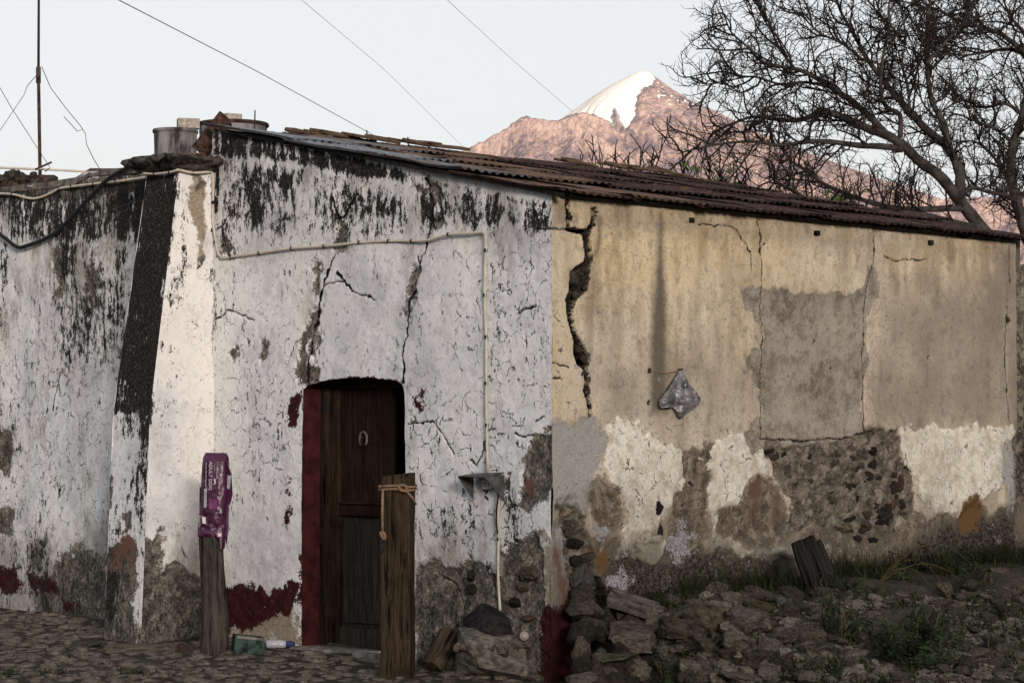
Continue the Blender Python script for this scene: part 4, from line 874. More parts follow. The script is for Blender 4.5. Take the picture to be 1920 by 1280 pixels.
# --- door ---
DD = float(on_y(603, 900, DOOR[2][0])[0])                   # depth of the reveal
DD = min(max(DD, 0.18), 0.40)
def door():
    # red painted reveal
    q = DOOR; n = len(q); v = [(0.004, a, z) for a, z in q] + [(DD + 0.10, a, z) for a, z in q]
    f = [(i, i + 1, n + i + 1, n + i) for i in range(n - 1)]
    m = MB(); m.add(v, f); rv = obj("door_reveal", m.mesh("door_reveal"), M['reveal'], house)
    y0, y1 = q[-1][0], q[0][0]; z0 = 0.10; zt = q[:, 1].max()
    m = MB(); m.box((DD * 0.5 + 0.0, (y0 + y1) / 2, z0 - 0.06), (DD * 0.5 + 0.10, (y1 - y0) / 2 + 0.03, 0.075), (0, 0.03, 0)); obj("threshold", m.mesh("threshold", bevel=0.02, seg=2), M['concrete'], house)
    X0 = DD
    fr = MB(); fr.box((X0 + 0.03, y1 - 0.045, (z0 + zt) / 2), (0.04, 0.042, (zt - z0) / 2)); fr.box((X0 + 0.05, (y0 + y1) / 2, zt - 0.02), (0.05, (y1 - y0) / 2, 0.05)); fr.box((X0 + 0.08, y0 + 0.02, (z0 + zt) / 2), (0.06, 0.03, (zt - z0) / 2))
    d = obj("door", fr.mesh("door", bevel=0.004), M['jamb'], house)
    yl1 = y1 - 0.092; yl0 = on_x(732, 900, X0)[1]           # leaf between these
    def part(name, ya, yb, za, zb, xo, th, mat, bev=0.006):
        m = MB(); m.box((X0 + 0.045 + xo, (ya + yb) / 2, (za + zb) / 2), (th, abs(yb - ya) / 2, (zb - za) / 2)); return obj(name, m.mesh(name, bevel=bev), mat, d)
    zr = float(on_x(680, 958, X0)[2])
    part("door_stile", yl1 - 0.10, yl1, z0 + 0.02, zt - 0.05, 0, 0.022, M['jamb']); part("door_stile", yl0, yl0 + 0.10, z0 + 0.02, zt - 0.05, 0, 0.022, M['door'])
    part("door_rail", yl0 + 0.1, yl1 - 0.1, zr - 0.04, zr + 0.04, 0, 0.022, M['door']); part("door_rail", yl0 + 0.1, yl1 - 0.1, zr + 0.048, zr + 0.066, -0.014, 0.016, M['jamb'])
    part("door_rail", yl0 + 0.1, yl1 - 0.1, z0 + 0.02, z0 + 0.16, 0, 0.022, M['doorpanel'])
    k = 5; a = yl0 + 0.1; w_ = (yl1 - yl0 - 0.2) / k
    for i in range(k): part("door_plank", a + i * w_ + 0.001, a + (i + 1) * w_ - 0.001, zr + 0.066, zt - 0.05, 0.012 + 0.002 * (i % 2), 0.012, M['door'], 0.003)
    part("door_panel", yl0 + 0.13, yl1 - 0.13, z0 + 0.19, zr - 0.07, 0.006, 0.012, M['doorpanel'], 0.01)
    part("door_panel", yl0 + 0.1, yl1 - 0.1, z0 + 0.16, zr - 0.04, 0.018, 0.008, M['doorpanel'], 0.002)
    hz = [float(on_x(615, yy, X0)[2]) for yy in (760, 1110)]
    for z in hz: m = MB(); m.box((X0 - 0.006, y1 - 0.075, z), (0.006, 0.018, 0.05)); obj("hinge", m.mesh("hinge", bevel=0.002), M['black'], d)
    c = on_x(682, 823, X0 + 0.02); pts = [(c[0] - 0.004, c[1] + 0.042 * math.cos(t), c[2] + 0.055 * math.sin(t)) for t in np.linspace(R(-55), R(235), 16)]
    m = MB(); m.tube(pts, 0.0095, 6); obj("horseshoe", m.mesh("horseshoe", True), M['shoe'], d)
    m = MB(); m.tube([(c[0] - 0.004, c[1], c[2] + 0.02), (c[0] - 0.03, c[1], c[2] - 0.0), (c[0] - 0.012, c[1], c[2] - 0.05)], 0.007, 6); obj("door_knocker", m.mesh("door_knocker", True), M['rustpipe'], d)
    # second leaf, standing open inwards
    m = MB(); m.box((X0 + 0.33, y0 + 0.06, (z0 + zt) / 2), (0.24, 0.02, (zt - z0) / 2 - 0.03)); obj("open_leaf", m.mesh("open_leaf", bevel=0.004), M['door'], d)
door()

# --- roof: purlins, boards and loose corrugated sheets ---
XE0, XE1, YE0, YE1 = -0.07, 5.42, -0.16, 3.58
def roof():
    b = MB(); th = math.atan(RS)
    for y in (0.05, 0.95, 1.9, 2.8, 3.5): b.box((2.70, y, roof_z(y) - 0.045), (2.64, 0.035, 0.04), (th, 0, 0))
    b.box((-0.035, 1.70, roof_z(1.70) - 0.016), (0.020, 1.88, 0.014), (th, 0, 0))
    b.box((2.7, 1.74, roof_z(1.74) - 0.012), (2.66, 1.86, 0.006), (th, 0, 0))
    rf = obj("roof", b.mesh("roof"), M['charred'], house)
    nc = 8; W_ = (XE1 - XE0) / nc; rows = 4; Lr = (YE1 - YE0) / rows / math.cos(th); pitch = 0.076
    rr = random.Random(12)
    def sheet_mesh(width, length, seed):
        r2 = random.Random(seed); n = int(width / pitch * 8) + 1; m = 9; us = np.linspace(0, width, n); vs = np.linspace(0, length, m)
        U, V = np.meshgrid(us, vs, indexing='ij'); Zz = 0.0095 * np.cos(U / pitch * 2 * math.pi) + (fbm(U * 3 + seed, V * 3, seed, 3) - 0.5) * 0.03
        Vv = V + np.where(V < 0.01, (fbm(U * 9, U * 0 + seed, seed, 3) - 0.5) * 0.05, 0)
        top = np.stack([U.ravel(), Vv.ravel(), Zz.ravel()], 1); bot = top - [0, 0, 0.0025]
        f = grid_faces(n, m); f2 = f[:, ::-1] + len(top); k = len(top)
        e1 = np.array([[i * m, k + i * m, k + (i + 1) * m, (i + 1) * m] for i in range(n - 1)]); e1 = e1[:, ::-1]
        e2 = np.array([[j, j + 1, k + j + 1, k + j] for j in range(m - 1)]); 
        me = mesh_np("roof_sheet", np.concatenate([top, bot]), np.concatenate([f, f2, e1, e2]), True); me.materials.append(M['sheet']); return me
    lib = [sheet_mesh(W_ + 0.10, Lr + 0.17, s) for s in range(6)]
    for r_ in range(rows):
        for c in range(nc):
            o = bpy.data.objects.new("roof_sheet", rr.choice(lib)); COL.objects.link(o); o.parent = rf
            y = YE0 + r_ * (YE1 - YE0) / rows + rr.uniform(-0.03, 0.03) * (1 if r_ else 0.4); x = XE0 + c * W_ + (rr.uniform(-0.015, 0.015) if c else rr.uniform(-0.05, 0.0))
            o.location = (x, y, roof_z(y) + 0.012 + 0.016 * (r_ > 0) + 0.004 * (c % 2) + rr.uniform(0, 0.006))
            o.rotation_euler = (th - 0.012 - rr.uniform(0, 0.008), rr.uniform(-0.004, 0.004), rr.uniform(-0.006, 0.006))
            rust = 0.95; warm_ = rr.uniform(0, 0.35)
            if c == 0: rust = (0.66, 0.50, 0.26, 0.14)[r_]; warm_ = 0.7
            elif c == 1: rust = (0.60, 0.66, 0.64, 0.50)[r_]; warm_ = 1.0
            elif c == 2 and r_ > 1: rust = 0.72; warm_ = 1.0
            elif r_ == 0 and c in (2, 3): rust = 0.68
            o.color = (rust, warm_, 0, 1)
    # boards and broken tiles along the top edge
    for x in np.arange(1.0, 5.3, 0.40):
        if rr.random() < 0.38: continue
        b = MB(); L = rr.uniform(0.14, 0.26); b.box((0, 0, 0), (L, rr.uniform(0.05, 0.09), 0.012)); b.box((L * rr.uniform(-.6, .6), 0.02, 0.018), (L * 0.4, 0.06, 0.010), (0, 0, rr.uniform(-.3, .3)))
        obj("ridge_board", b.mesh("ridge_board", bevel=0.004), M['ridgewood'], rf, (x, YE1 - 0.02 + rr.uniform(-.05, .03), roof_z(YE1) + 0.050), (th, rr.uniform(-0.05, 0.05), rr.uniform(-.1, .1)))
    # long weathered poles lying at the top of the slope
    for x0, x1, dz in ((0.55, 1.15, 0.030), (1.0, 1.5, 0.040)):
        b = MB(); pts = [(x0 + (x1 - x0) * t, YE1 - 0.02 + 0.03 * math.sin(7 * t + x0), roof_z(YE1) + dz + 0.02 * math.sin(5 * t + x1)) for t in np.linspace(0, 1, 7)]
        b.tube(pts, [0.018, 0.022, 0.02, 0.02, 0.018, 0.016, 0.012], 7); obj("ridge_pole", b.mesh("ridge_pole", True), M['ridgewood'], rf)
    return rf
roof_o = roof()
for px, py in ((1295, 413), (1531, 437), (1744, 455)):
    p = on_y(px, py); b = MB(); b.box((p[0], 0.03, p[2]), (0.024, 0.05, 0.018)); obj("beam_end", b.mesh("beam_end", bevel=0.003), M['charred'], house)

# --- darker wall that carries on past the house's far corner ---
def far_wall():
    xs = np.arange(5.36, 6.6, 0.03); zs = np.linspace(-0.15, 3.12, 90); X_, Z_ = np.meshgrid(xs, zs, indexing='ij'); P = np.stack([X_.ravel(), Z_.ravel()], 1)
    y = (fbm(P[:, 0] * 3, P[:, 1] * 3, 51, 4) - 0.5) * 0.06 + 0.02
    v = np.stack([P[:, 0], y, P[:, 1]], 1); me = mesh_np("rough_wall", v, grid_faces(len(xs), len(zs)), True)
    attr(me, 'soot', np.clip(0.25 - P[:, 1] * 0.12 + (fbm(P[:, 0] * 2, P[:, 1] * 2, 52, 3) - 0.5) * 1.2, -1, 1)); attr(me, 'damp', np.full(len(P), 0.9)); attr(me, 'crack', np.full(len(P), 0.05)); attr(me, 'gap', np.full(len(P), 0.05)); attr(me, 'brown', np.clip(0.6 - P[:, 1] * 0.4, -1, 1))
    for k in ('grey', 'streak', 'rough', 'lime', 'masonry', 'blue', 'brick', 'rust', 'red', 'void'): attr(me, k, np.full(len(P), -1.0))
    w_ = empty("rough_wall", (5.36, 0, 0)); tag(w_, "dark stained garden wall joining the far end of the ochre house wall", "wall")
    for i in range(len(me.vertices)): me.vertices[i].co.x -= 5.36
    obj("wall_face", me, M['yellow'], w_)
    b = MB(); b.box((0.62, 0.22, 1.5), (0.61, 0.14, 1.6)); obj("wall_core", b.mesh("wall_core"), M['darkmortar'], w_)
far_wall()

# ------------------------------------------------------------------ neighbouring building on the left: stained wall, flat roof
nb = tag(empty("flat_roofed_building", (0, YB + BW1, 0)), "old flat roofed building behind a mould streaked white wall", "building")
NB0 = np.array([0, YB + BW1, 0.0])
YL1 = 12.4
def left_wall():
    ys = np.concatenate([np.arange(YB + 0.02, 7.4, 0.011), np.arange(7.4, YL1, 0.035)]); nz = 330; Yg, Tg = np.meshgrid(ys, np.linspace(0, 1, nz), indexing='ij')
    ztop = np.interp(ys, [3.8, 4.35, 4.55, 5.6, 5.75, 6.6, 8.4], [on_x(262, 312)[2], on_x(262, 312)[2], on_x(240, 320)[2], on_x(118, 328)[2], on_x(100, 345)[2], on_x(20, 352)[2], on_x(0, 352)[2]])
    Zg = -0.1 + (ztop[:, None] + 0.1) * Tg; P = np.stack([Yg.ravel(), Zg.ravel()], 1); W = Wear(P, PX)
    W.soft('mould', [(-40, 350), (300, 330), (300, 460), (100, 460), (-40, 450)], 0.72, 0.10)
    W.soft('mould', [(25, 375), (95, 370), (85, 425), (30, 440)], 0.85, 0.06)
    W.soft('mould', [(95, 400), (270, 350), (300, 440), (150, 455), (95, 450)], 0.92, 0.08)
    W.soft('mould', [(100, 440), (250, 440), (235, 600), (210, 700), (110, 700)], 0.50, 0.18)
    W.soft('mould', [(105, 450), (160, 450), (150, 520), (110, 530)], 0.75, 0.08)
    W.soft('mould', [(-30, 440), (20, 440), (15, 640), (-30, 640)], 0.6, 0.1)
    W.soft('mould', [(-40, 460), (300, 460), (300, 1200), (-40, 1200)], 0.30, 0.2)
    W.soft('mould', [(-40, 1000), (300, 1000), (300, 1200), (-40, 1200)], 0.45, 0.2)
    W.a['mould'] += (fbm(P[:, 0] * 2.6, P[:, 1] * 1.1, 63, 4) - 0.5) * 0.5
    W.hard('bare', [(-20, 340), (100, 350), (180, 325), (300, 320), (300, 350), (180, 370), (90, 380), (-20, 375)], 0.08)
    for p in [[(190, 370), (225, 365), (222, 405), (190, 410)], [(-20, 800), (24, 800), (30, 850), (12, 890), (-20, 880)], [(110, 1040), (150, 1030), (200, 1040), (200, 1200), (60, 1200), (70, 1120)], [(-10, 950), (25, 950), (25, 1000), (-10, 1000)], [(60, 1020), (80, 1015), (78, 1070), (55, 1075)], [(165, 500), (190, 500), (180, 600), (160, 590)], [(100, 470), (125, 470), (120, 560), (100, 560)]]:
        W.hard('bare', p, 0.12)
    W.hard('tan', [(90, 1080), (200, 1050), (200, 1200), (90, 1200)], 0.2)
    for p in [[(-20, 1063), (34, 1060), (42, 1100), (36, 1118), (-20, 1122)], [(50, 1075), (85, 1080), (105, 1095), (108, 1122), (62, 1108)], [(112, 1120), (135, 1135), (130, 1160), (112, 1150)]]: W.hard('red', p, 0.07)
    W.a['crack'] = np.full(len(P), 0.05)
    for l in [[(95, 430), (130, 415), (150, 412), (175, 400)], [(5, 455), (12, 470)], [(118, 690), (105, 740), (100, 770)], [(200, 410), (205, 395), (222, 400)]]: W.line('crack', l)
    W.soft('veil', [(95, 440), (300, 420), (230, 720), (100, 720)], 0.8, 0.15); W.soft('veil', [(0, 1000), (200, 1000), (200, 1180), (0, 1180)], 0.6, 0.2)
    W.soft('craq', [(0, 600), (200, 600), (200, 1000), (0, 1000)], 0.5, 0.2)
    W.a['grime'] = 0.2 + 0.8 * ss(1.3, 0.3, P[:, 1]) + 0.4 * ss(2.6, 3.4, P[:, 1])
    x = (fbm(P[:, 0] * 1.6, P[:, 1] * 1.6, 65, 5) - 0.5) * 0.07 + 0.014 * ss(-.2, .3, W.get('bare', -1.0)) * fbm(P[:, 0] * 12, P[:, 1] * 12, 66, 3)
    v = np.stack([x, P[:, 0], P[:, 1]], 1) - NB0[None]
    me = mesh_np("street_wall", v, grid_faces(len(ys), nz)[:, ::-1], True); W.store(me)
    attr(me, 'rust', np.full(len(P), -1.0)); attr(me, 'gap', np.full(len(P), 0.05))
    obj("street_wall", me, M['white'], nb)
    # broken concrete top and the body behind
    b = MB()
    zt = [float(z) for z in np.interp(np.linspace(YB + 0.5, YL1 - 0.05, 40), ys, ztop)]; yy = np.linspace(YB + 0.5, YL1 - 0.05, 40); rr = random.Random(4); v = []
    for y_, z_ in zip(yy, zt):
        j = rr.uniform(-0.012, 0.012); v += [(-0.004, y_ - NB0[1], z_ - 0.04), (0.005 + j, y_ - NB0[1], z_ + 0.02 + j), (0.30, y_ - NB0[1], z_ + 0.025 - j), (0.31, y_ - NB0[1], z_ - 0.3)]
    f = [(4 * i + k, 4 * (i + 1) + k, 4 * (i + 1) + k + 1, 4 * i + k + 1) for i in range(39) for k in range(3)]
    b.add(v, f); obj("wall_coping", b.mesh("wall_coping"), M['lump'], nb)
    b = MB(); b.box((3.55, 4.07, 1.70), (3.40, 4.06, 1.83)); obj("roof_slab", b.mesh("roof_slab"), M['concrete'], nb)
    return float(ztop.max())
left_wall()
ROOFZ = 3.55
# low parapet of rough stones on the flat roof
pw = MB(); pc = at(40, 335, 23.2); 
p0 = at(-60, 330, 23.0); p1 = at(105, 345, 23.0)
m = MB(); mid_ = (p0 + p1) / 2; L_ = np.linalg.norm(p1 - p0); zt_ = at(40, 322, 23)[2]
m.box((mid_[0] - NB0[0], mid_[1] - NB0[1], (ROOFZ + zt_) / 2 - 0.02), (L_ / 2, 0.10, (zt_ - ROOFZ) / 2 - 0.02), (0, 0, math.atan2(p1[1] - p0[1], p1[0] - p0[0])))
par = obj("parapet", m.mesh("parapet"), M['darkmortar'], nb)
rr = random.Random(8)
for i in range(26):
    q = at(rr.uniform(-10, 100), rr.uniform(327, 348), 22.88); o = obj("stone", rr.choice(HULLS), None, par, q - NB0, (rr.uniform(-.4, .4), rr.uniform(-.4, .4), rr.uniform(0, 3)))
    s_ = rr.uniform(0.05, 0.12); o.scale = (s_, s_ * 0.8, s_ * 0.8); o.color = (*rr.choice([DK, MD, (0.55, 0.48, 0.42), RD]), 1)

# ------------------------------------------------------------------ on the roofs: tanks, blocks, pole, wires
def tank(cx, top, wpx, hgt, Z, label, lidc):
    p = at(cx, top, Z); r_ = wpx / (F_PX / Z) / 2; z1 = p[2]
    e = tag(empty("water_tank", (p[0], p[1], ROOFZ + 0.02)), label, "water tank")
    H_ = z1 - ROOFZ - 0.02; b = MB()
    b.lathe([(r_ * 0.90, 0), (r_ * 0.92, 0.05), (r_ * 0.90, H_ * 0.5), (r_ * 0.93, H_ * 0.85), (r_ * 0.95, H_ - 0.05)], 32); obj("tank_body", b.mesh("tank_body", True), M['tank'], e)
    b = MB(); b.lathe([(r_ * 0.93, H_ - 0.06), (r_ * 1.0, H_ - 0.055), (r_ * 1.01, H_ - 0.035), (r_ * 0.99, H_ - 0.02), (r_ * 0.6, H_ - 0.012), (0.01, H_ - 0.008)], 32); obj("tank_lid", b.mesh("tank_lid", True), lidc, e)
    return p, z1 - 0.010
pA, zA = tank(329, 240, 85, 1, 26.0, "smaller grey water tank with a cement block on its lid", M['tank'])
pB, zB = tank(437, 228, 134, 1, 26.6, "wide water tank with a rust brown rim, behind the roof's top edge", M['rustpipe'])
for px, w_, h_, pp, zz, lab, off in ((353, 45, 19, pA, zA, "long cement block weighing down the smaller water tank lid", 1), (436, 36, 16, pB, zB, "short chipped cement block on the wide water tank", 2)):
    Zq = float((pp - CAM) @ FWD); q = at(px, 230, Zq); b = MB(); s_ = F_PX / Zq
    b.box((0, 0, h_ / s_ / 2), (w_ / s_ / 2 * 0.92, w_ / s_ / 2 * 0.5, h_ / s_ / 2)); me = b.mesh("cement_block", bevel=0.012, seg=2)
    tag(obj("cement_block", me, M['block'], None, (q[0], q[1], zz), (0, 0, -ANG + 0.25 * off)), lab, "block")
def rod(name, px, py0, py1, Z, r_, label, cat, zbase, mat):
    a = at(px, py1, Z); t = at(px, py0, Z); b = MB(); n_ = 6; rr = random.Random(px)
    b.tube([(a[0] + (t[0] - a[0]) * k / n_ + rr.uniform(-1, 1) * r_ * 0.4, a[1] + (t[1] - a[1]) * k / n_, zbase + (t[2] - zbase) * k / n_) for k in range(n_ + 1)], [r_ * (1 - 0.35 * k / n_) for k in range(n_ + 1)], 6)
    return tag(obj(name, b.mesh(name, True), mat), label, cat)
rod("iron_rod", 478, 207, 232, 25.0, 0.011, "short iron rod sticking up beside the wide tank", "rod", ROOFZ, M['black'])
# pole with its stay wires
def pole():
    Z = 24.5; t = at(73, -80, Z); a = at(75, 320, Z); m_ = at(72, 130, Z)
    e = tag(empty("antenna_pole", (a[0], a[1], ROOFZ + 0.03)), "thin dark pole with loose stay wires on the flat roof", "pole"); B = np.array([a[0], a[1], ROOFZ + 0.03])
    b = MB(); b.tube([np.array([0, 0, 0]), a - B, m_ - B], [0.020, 0.018, 0.017], 8); obj("lower_tube", b.mesh("lower_tube", True), M['rustpipe'], e)
    b = MB(); b.tube([m_ - B - [0, 0, 0.18], t - B], [0.014, 0.012], 8); obj("upper_tube", b.mesh("upper_tube", True), M['black'], e)
    b = MB(); b.tube([m_ - B - [0, 0, 0.14], m_ - B + [0, 0, 0.02]], [0.025, 0.025], 8); obj("clamp", b.mesh("clamp", True), M['rustpipe'], e)
    for pts in ([(70, 140), (52, 160), (44, 180), (20, 215), (0, 245), (-40, 300)], [(78, 125), (95, 165), (125, 205), (150, 235), (160, 250), (162, 270), (175, 297), (190, 322)], [(-20, 130), (20, 200), (60, 262), (95, 316)], [(120, 219), (145, 246), (155, 243)]):
        b = MB(); b.tube([at(x_, y_, Z + 0.3 * math.sin(i)) - B for i, (x_, y_) in enumerate(pts)], 0.0036, 4, False); obj("stay_wire", b.mesh("stay_wire", True), M['wire'], e)
pole()
b = MB(); b.tube([at(-40, 313, 23.5), at(90, 318, 23.5), at(190, 323, 23.5), at(230, 328, 23.5)], 0.011, 6); tag(obj("roof_pipe", b.mesh("roof_pipe", True), M['cable']), "pale thin pipe lying along the top of the flat roof", "pipe")
b = MB(); b.tube([at(66, 318, 23.4), at(97, 304, 23.4)], 0.010, 6); b.tube([at(84, 322, 23.4), at(92, 316, 23.4)], 0.006, 5); tag(obj("rusty_bar", b.mesh("rusty_bar"), M['rustpipe']), "short rusty bar tilted across the pale roof pipe", "bar")
for i, (pts, lab) in enumerate(((((100, -66, 15), (222, 0, 17), (480, 133, 24), (745, 278, 34), (900, 372, 42)), "thickest overhead wire, crossing behind the stained gable top"), (((470, -95, 18), (565, 0, 20), (720, 130, 27), (885, 292, 37), (960, 372, 42)), "middle thin overhead wire sloping down to the roof's top edge"), (((740, -100, 18), (838, 0, 20), (960, 112, 26), (1100, 232, 34), (1250, 345, 44), (1330, 410, 50)), "overhead wire passing in front of the snowy peak"))):
    W3 = [at(*q) for q in pts]; d0 = (W3[0] - W3[1]) * [1, 1, 0]; d1 = (W3[-1] - W3[-2]) * [1, 1, 0]
    W3 = [W3[0] + d0 / np.linalg.norm(d0) * 45] + W3 + [W3[-1] + d1 / np.linalg.norm(d1) * 45]
    b = MB(); b.tube(W3, 0.0036 if i == 0 else 0.0017, 4, False); tag(obj("overhead_wire", b.mesh("overhead_wire", True), M['wire']), lab, "wire", "overhead wires")
# rusty plate and clay tiles on the buttress
def plate():
    a = on_y(372, 288, YB + 0.1); t = on_y(424, 222, YB + 0.1); b = MB(); n_ = 8; ax = (t - a); L = np.linalg.norm(ax); ax = ax / L; sd_ = np.array([ax[2], 0, -ax[0]]); wv = 0.155
    v = []; rr = random.Random(2)
    for i in range(n_ + 1):
        for k in range(9):
            th = (k / 8 - 0.5); q = a + ax * L * i / n_ + sd_ * th * wv * (1 + rr.uniform(-.02, .02)) + np.array([0, -1, 0]) * (0.05 * (0.25 - th * th) * 2 + 0.0)
            v.append(q)
    f = [(i * 9 + k, i * 9 + k + 1, (i + 1) * 9 + k + 1, (i + 1) * 9 + k) for i in range(n_) for k in range(8)]
    n0 = len(v); v += [q + np.array([0, 0.012, 0]) for q in v]; f += [tuple(n0 + j for j in q[::-1]) for q in f]
    rim = [k for k in range(9)] + [i * 9 + 8 for i in range(1, n_ + 1)] + [n_ * 9 + k for k in range(7, -1, -1)] + [i * 9 for i in range(n_ - 1, 0, -1)]
    f += [(rim[i], rim[i - 1], n0 + rim[i - 1], n0 + rim[i]) for i in range(len(rim))]
    b.add(v, f); tag(obj("rusty_gutter_piece", b.mesh("rusty_gutter_piece", True), M['rustpipe']), "curved rusty plate leaning against the roof corner on the buttress", "plate")
    for cx, cy, w_, lab, col in ((350, 273, 40, "small clay roof tile resting on the buttress cap", M['clay']), (392, 276, 34, "broken half round pipe lying under the rusty plate", M['rustpipe'])):
        c = on_y(cx, cy, YB + 0.16); s_ = pxm(c); r_ = w_ / s_ / 2; b = MB(); v = []; n_ = 10
        for yy in (-0.14, 0.16):
            for rad in (r_, r_ * 0.82):
                for k in range(n_ + 1): t_ = math.pi * k / n_; v.append((rad * math.cos(t_), yy, rad * 0.62 * math.sin(t_)))
        m_ = n_ + 1; f = []
        for k in range(n_):
            f += [(k, k + 1, 2 * m_ + k + 1, 2 * m_ + k), (m_ + k, 3 * m_ + k, 3 * m_ + k + 1, m_ + k + 1), (k, m_ + k, m_ + k + 1, k + 1), (2 * m_ + k, 2 * m_ + k + 1, 3 * m_ + k + 1, 3 * m_ + k)]
        b.add(v, f); tag(obj("roof_tile", b.mesh("roof_tile", True), col, None, (c[0], c[1], ZBT + 0.12), (0, 0, 0.5)), lab, "tile")
plate()
for px, y0, y1, lab in ((688, 244, 274, "upright twig standing on the roof's top edge beside a broken tile"), (765, 257, 279, "upright twig on the roof's top edge, between two loose boards")):
    q = at(px, y1, 20.2); rod("roof_twig", px, y0, y1, 20.3, 0.009, lab, "twig", q[2] - 0.05, M['twig'])

# ------------------------------------------------------------------ cables on the walls
def smooth_path(pts, k=4):
    pts = [np.array(p, float) for p in pts]; out = []
    P = [pts[0]] + pts + [pts[-1]]
    for i in range(1, len(P) - 2):
        for t in np.linspace(0, 1, k, endpoint=False):
            a, b_, c, d = P[i - 1], P[i], P[i + 1], P[i + 2]
            out.append(0.5 * ((2 * b_) + (c - a) * t + (2 * a - 5 * b_ + 4 * c - d) * t * t + (3 * b_ - a - 3 * c + d) * t ** 3))
    out.append(pts[-1]); return out
def wall_cable(name, pts, r_, mat, label, clips):
    e = tag(empty(name, tuple(pts[0])), label, "cable"); B = np.array(pts[0])
    b = MB(); b.tube([p - B for p in smooth_path(pts)], r_, 7); obj("sheath", b.mesh("sheath", True), mat, e)
    for c in clips:
        b = MB(); b.box(np.array(c) - B, (r_ * 1.25, r_ * 0.7, r_ * 1.25)); obj("clip", b.mesh("clip", bevel=0.002), M['black'], e)
OFF = np.array([-0.022, 0, 0])
w1 = [on_x(x, y) + OFF for x, y in ((0, 363), (30, 365), (58, 372), (78, 371), (100, 362), (115, 354), (140, 350), (180, 345), (220, 341), (262, 335), (276, 333))]
w1b = [on_x(x, y, bt_top[0] - 0.055) for x, y in ((268, 325), (290, 326), (318, 323), (333, 319))]
w1c = [on_y(x, y, YB - 0.03) for x, y in ((337, 319), (362, 324), (385, 323))]
w1d = [on_x(x, y) + OFF for x, y in ((402, 322), (404, 345), (403, 400), (405, 430), (410, 460), (415, 478), (425, 484), (440, 481), (480, 476), (550, 466), (610, 462), (670, 456), (735, 452), (775, 452), (810, 450), (845, 440), (880, 438), (905, 436), (913, 438), (915, 450), (914, 500), (913, 560), (916, 640), (916, 720), (917, 800), (919, 884))]
wall_cable("house_cable", w1d, 0.0105, M['cable'], "cream cable pinned across the white wall and down to the socket hood", [on_x(x, y) + OFF for x, y in ((437, 481), (490, 475), (551, 466), (612, 462), (678, 455), (733, 452), (776, 452), (845, 440), (915, 470), (913, 554), (916, 632), (916, 719), (917, 797), (403, 432), (408, 455), (404, 380))])
wall_cable("buttress_cable", w1b + w1c + [w1d[0] + np.array([-0.004, 0, 0])], 0.0105, M['cable'], "cream cable wrapped round the top of the buttress under its cap", [w1b[1], w1b[2], w1c[1]])
wall_cable("upper_wall_cable", w1, 0.0105, M['cable'], "cream cable sagging along the top of the mould streaked wall", [on_x(x, y) + OFF for x, y in ((27, 365), (115, 353), (138, 350), (180, 345), (222, 341))])
wall_cable("black_hose", [on_x(x, y) + np.array([-0.05, 0, 0]) for x, y in ((-30, 415), (0, 433), (20, 448), (42, 464), (60, 461), (90, 450), (120, 432), (150, 400), (180, 368), (210, 338), (235, 322), (255, 313), (272, 309))], 0.017, M['black'], "thick black hose hanging in a loop across the mould streaked wall", [])
# socket under its metal hood, with the lead that runs down
def socket():
    c = on_x(918, 892); e = tag(empty("wall_socket", tuple(c)), "white power socket under a bent grey metal hood on the white wall", "socket")
    s_ = pxm(c); B = c
    yl = on_x(889, 893)[1]; yr = on_x(946, 888)[1]
    out = 0.17
    b = MB(); v = [(-0.004, yl - B[1], 0.012), (-0.004, yr - B[1], 0.022), (-out, yr - B[1] + 0.02, -0.005), (-out, yl - B[1] - 0.02, -0.005)]
    v += [(p[0], p[1], p[2] + 0.006) for p in v]; b.add(v, [(0, 1, 2, 3), (7, 6, 5, 4), (0, 4, 5, 1), (1, 5, 6, 2), (2, 6, 7, 3), (3, 7, 4, 0)]); obj("hood_top", b.mesh("hood_top"), M['steel'], e)
    for y_, n_ in ((yl, 0), (yr, 1)):
        y_ = y_ - B[1]; dy = 0.02 if n_ else -0.02
        b = MB(); v = [(-0.003, y_, 0.01), (-0.003, y_, -0.17), (-out, y_ + dy, -0.005)]; v += [(p[0], p[1] + 0.004, p[2]) for p in v]
        b.add(v, [(0, 1, 2), (5, 4, 3), (0, 3, 4, 1), (1, 4, 5, 2), (2, 5, 3, 0)]); obj("hood_cheek", b.mesh("hood_cheek"), M['steel'], e)
    q = on_x(921, 908) - B; b = MB(); b.box((-0.02, q[1], q[2]), (0.022, 0.042, 0.032)); ob = obj("socket_plate", b.mesh("socket_plate", bevel=0.006, seg=2), M['socket'], e)
    b = MB()
    for dy in (-0.018, 0.018):
        for dz in (-0.008, 0.010): b.box((-0.0425, q[1] + dy, q[2] + dz), (0.0015, 0.0035, 0.006))
    obj("socket_slots", b.mesh("socket_slots"), M['black'], ob)
    pts = [on_x(x, y) + np.array([-0.02, 0, 0]) for x, y in ((934, 915), (938, 930), (939, 950), (937, 985), (939, 1010), (938, 1060), (939, 1100), (942, 1144))]
    wall_cable("lead_cable", pts, 0.010, M['cable'], "cream lead running down from the socket to behind the boulder", [pts[4]])
    wall_cable("black_lead", [on_x(x, y) + np.array([-0.035, 0, 0]) for x, y in ((925, 906), (936, 912), (941, 930), (938, 955), (938, 980), (940, 1000))], 0.006, M['black'], "thin black flex hanging beside the cream lead under the hood", [])
socket()

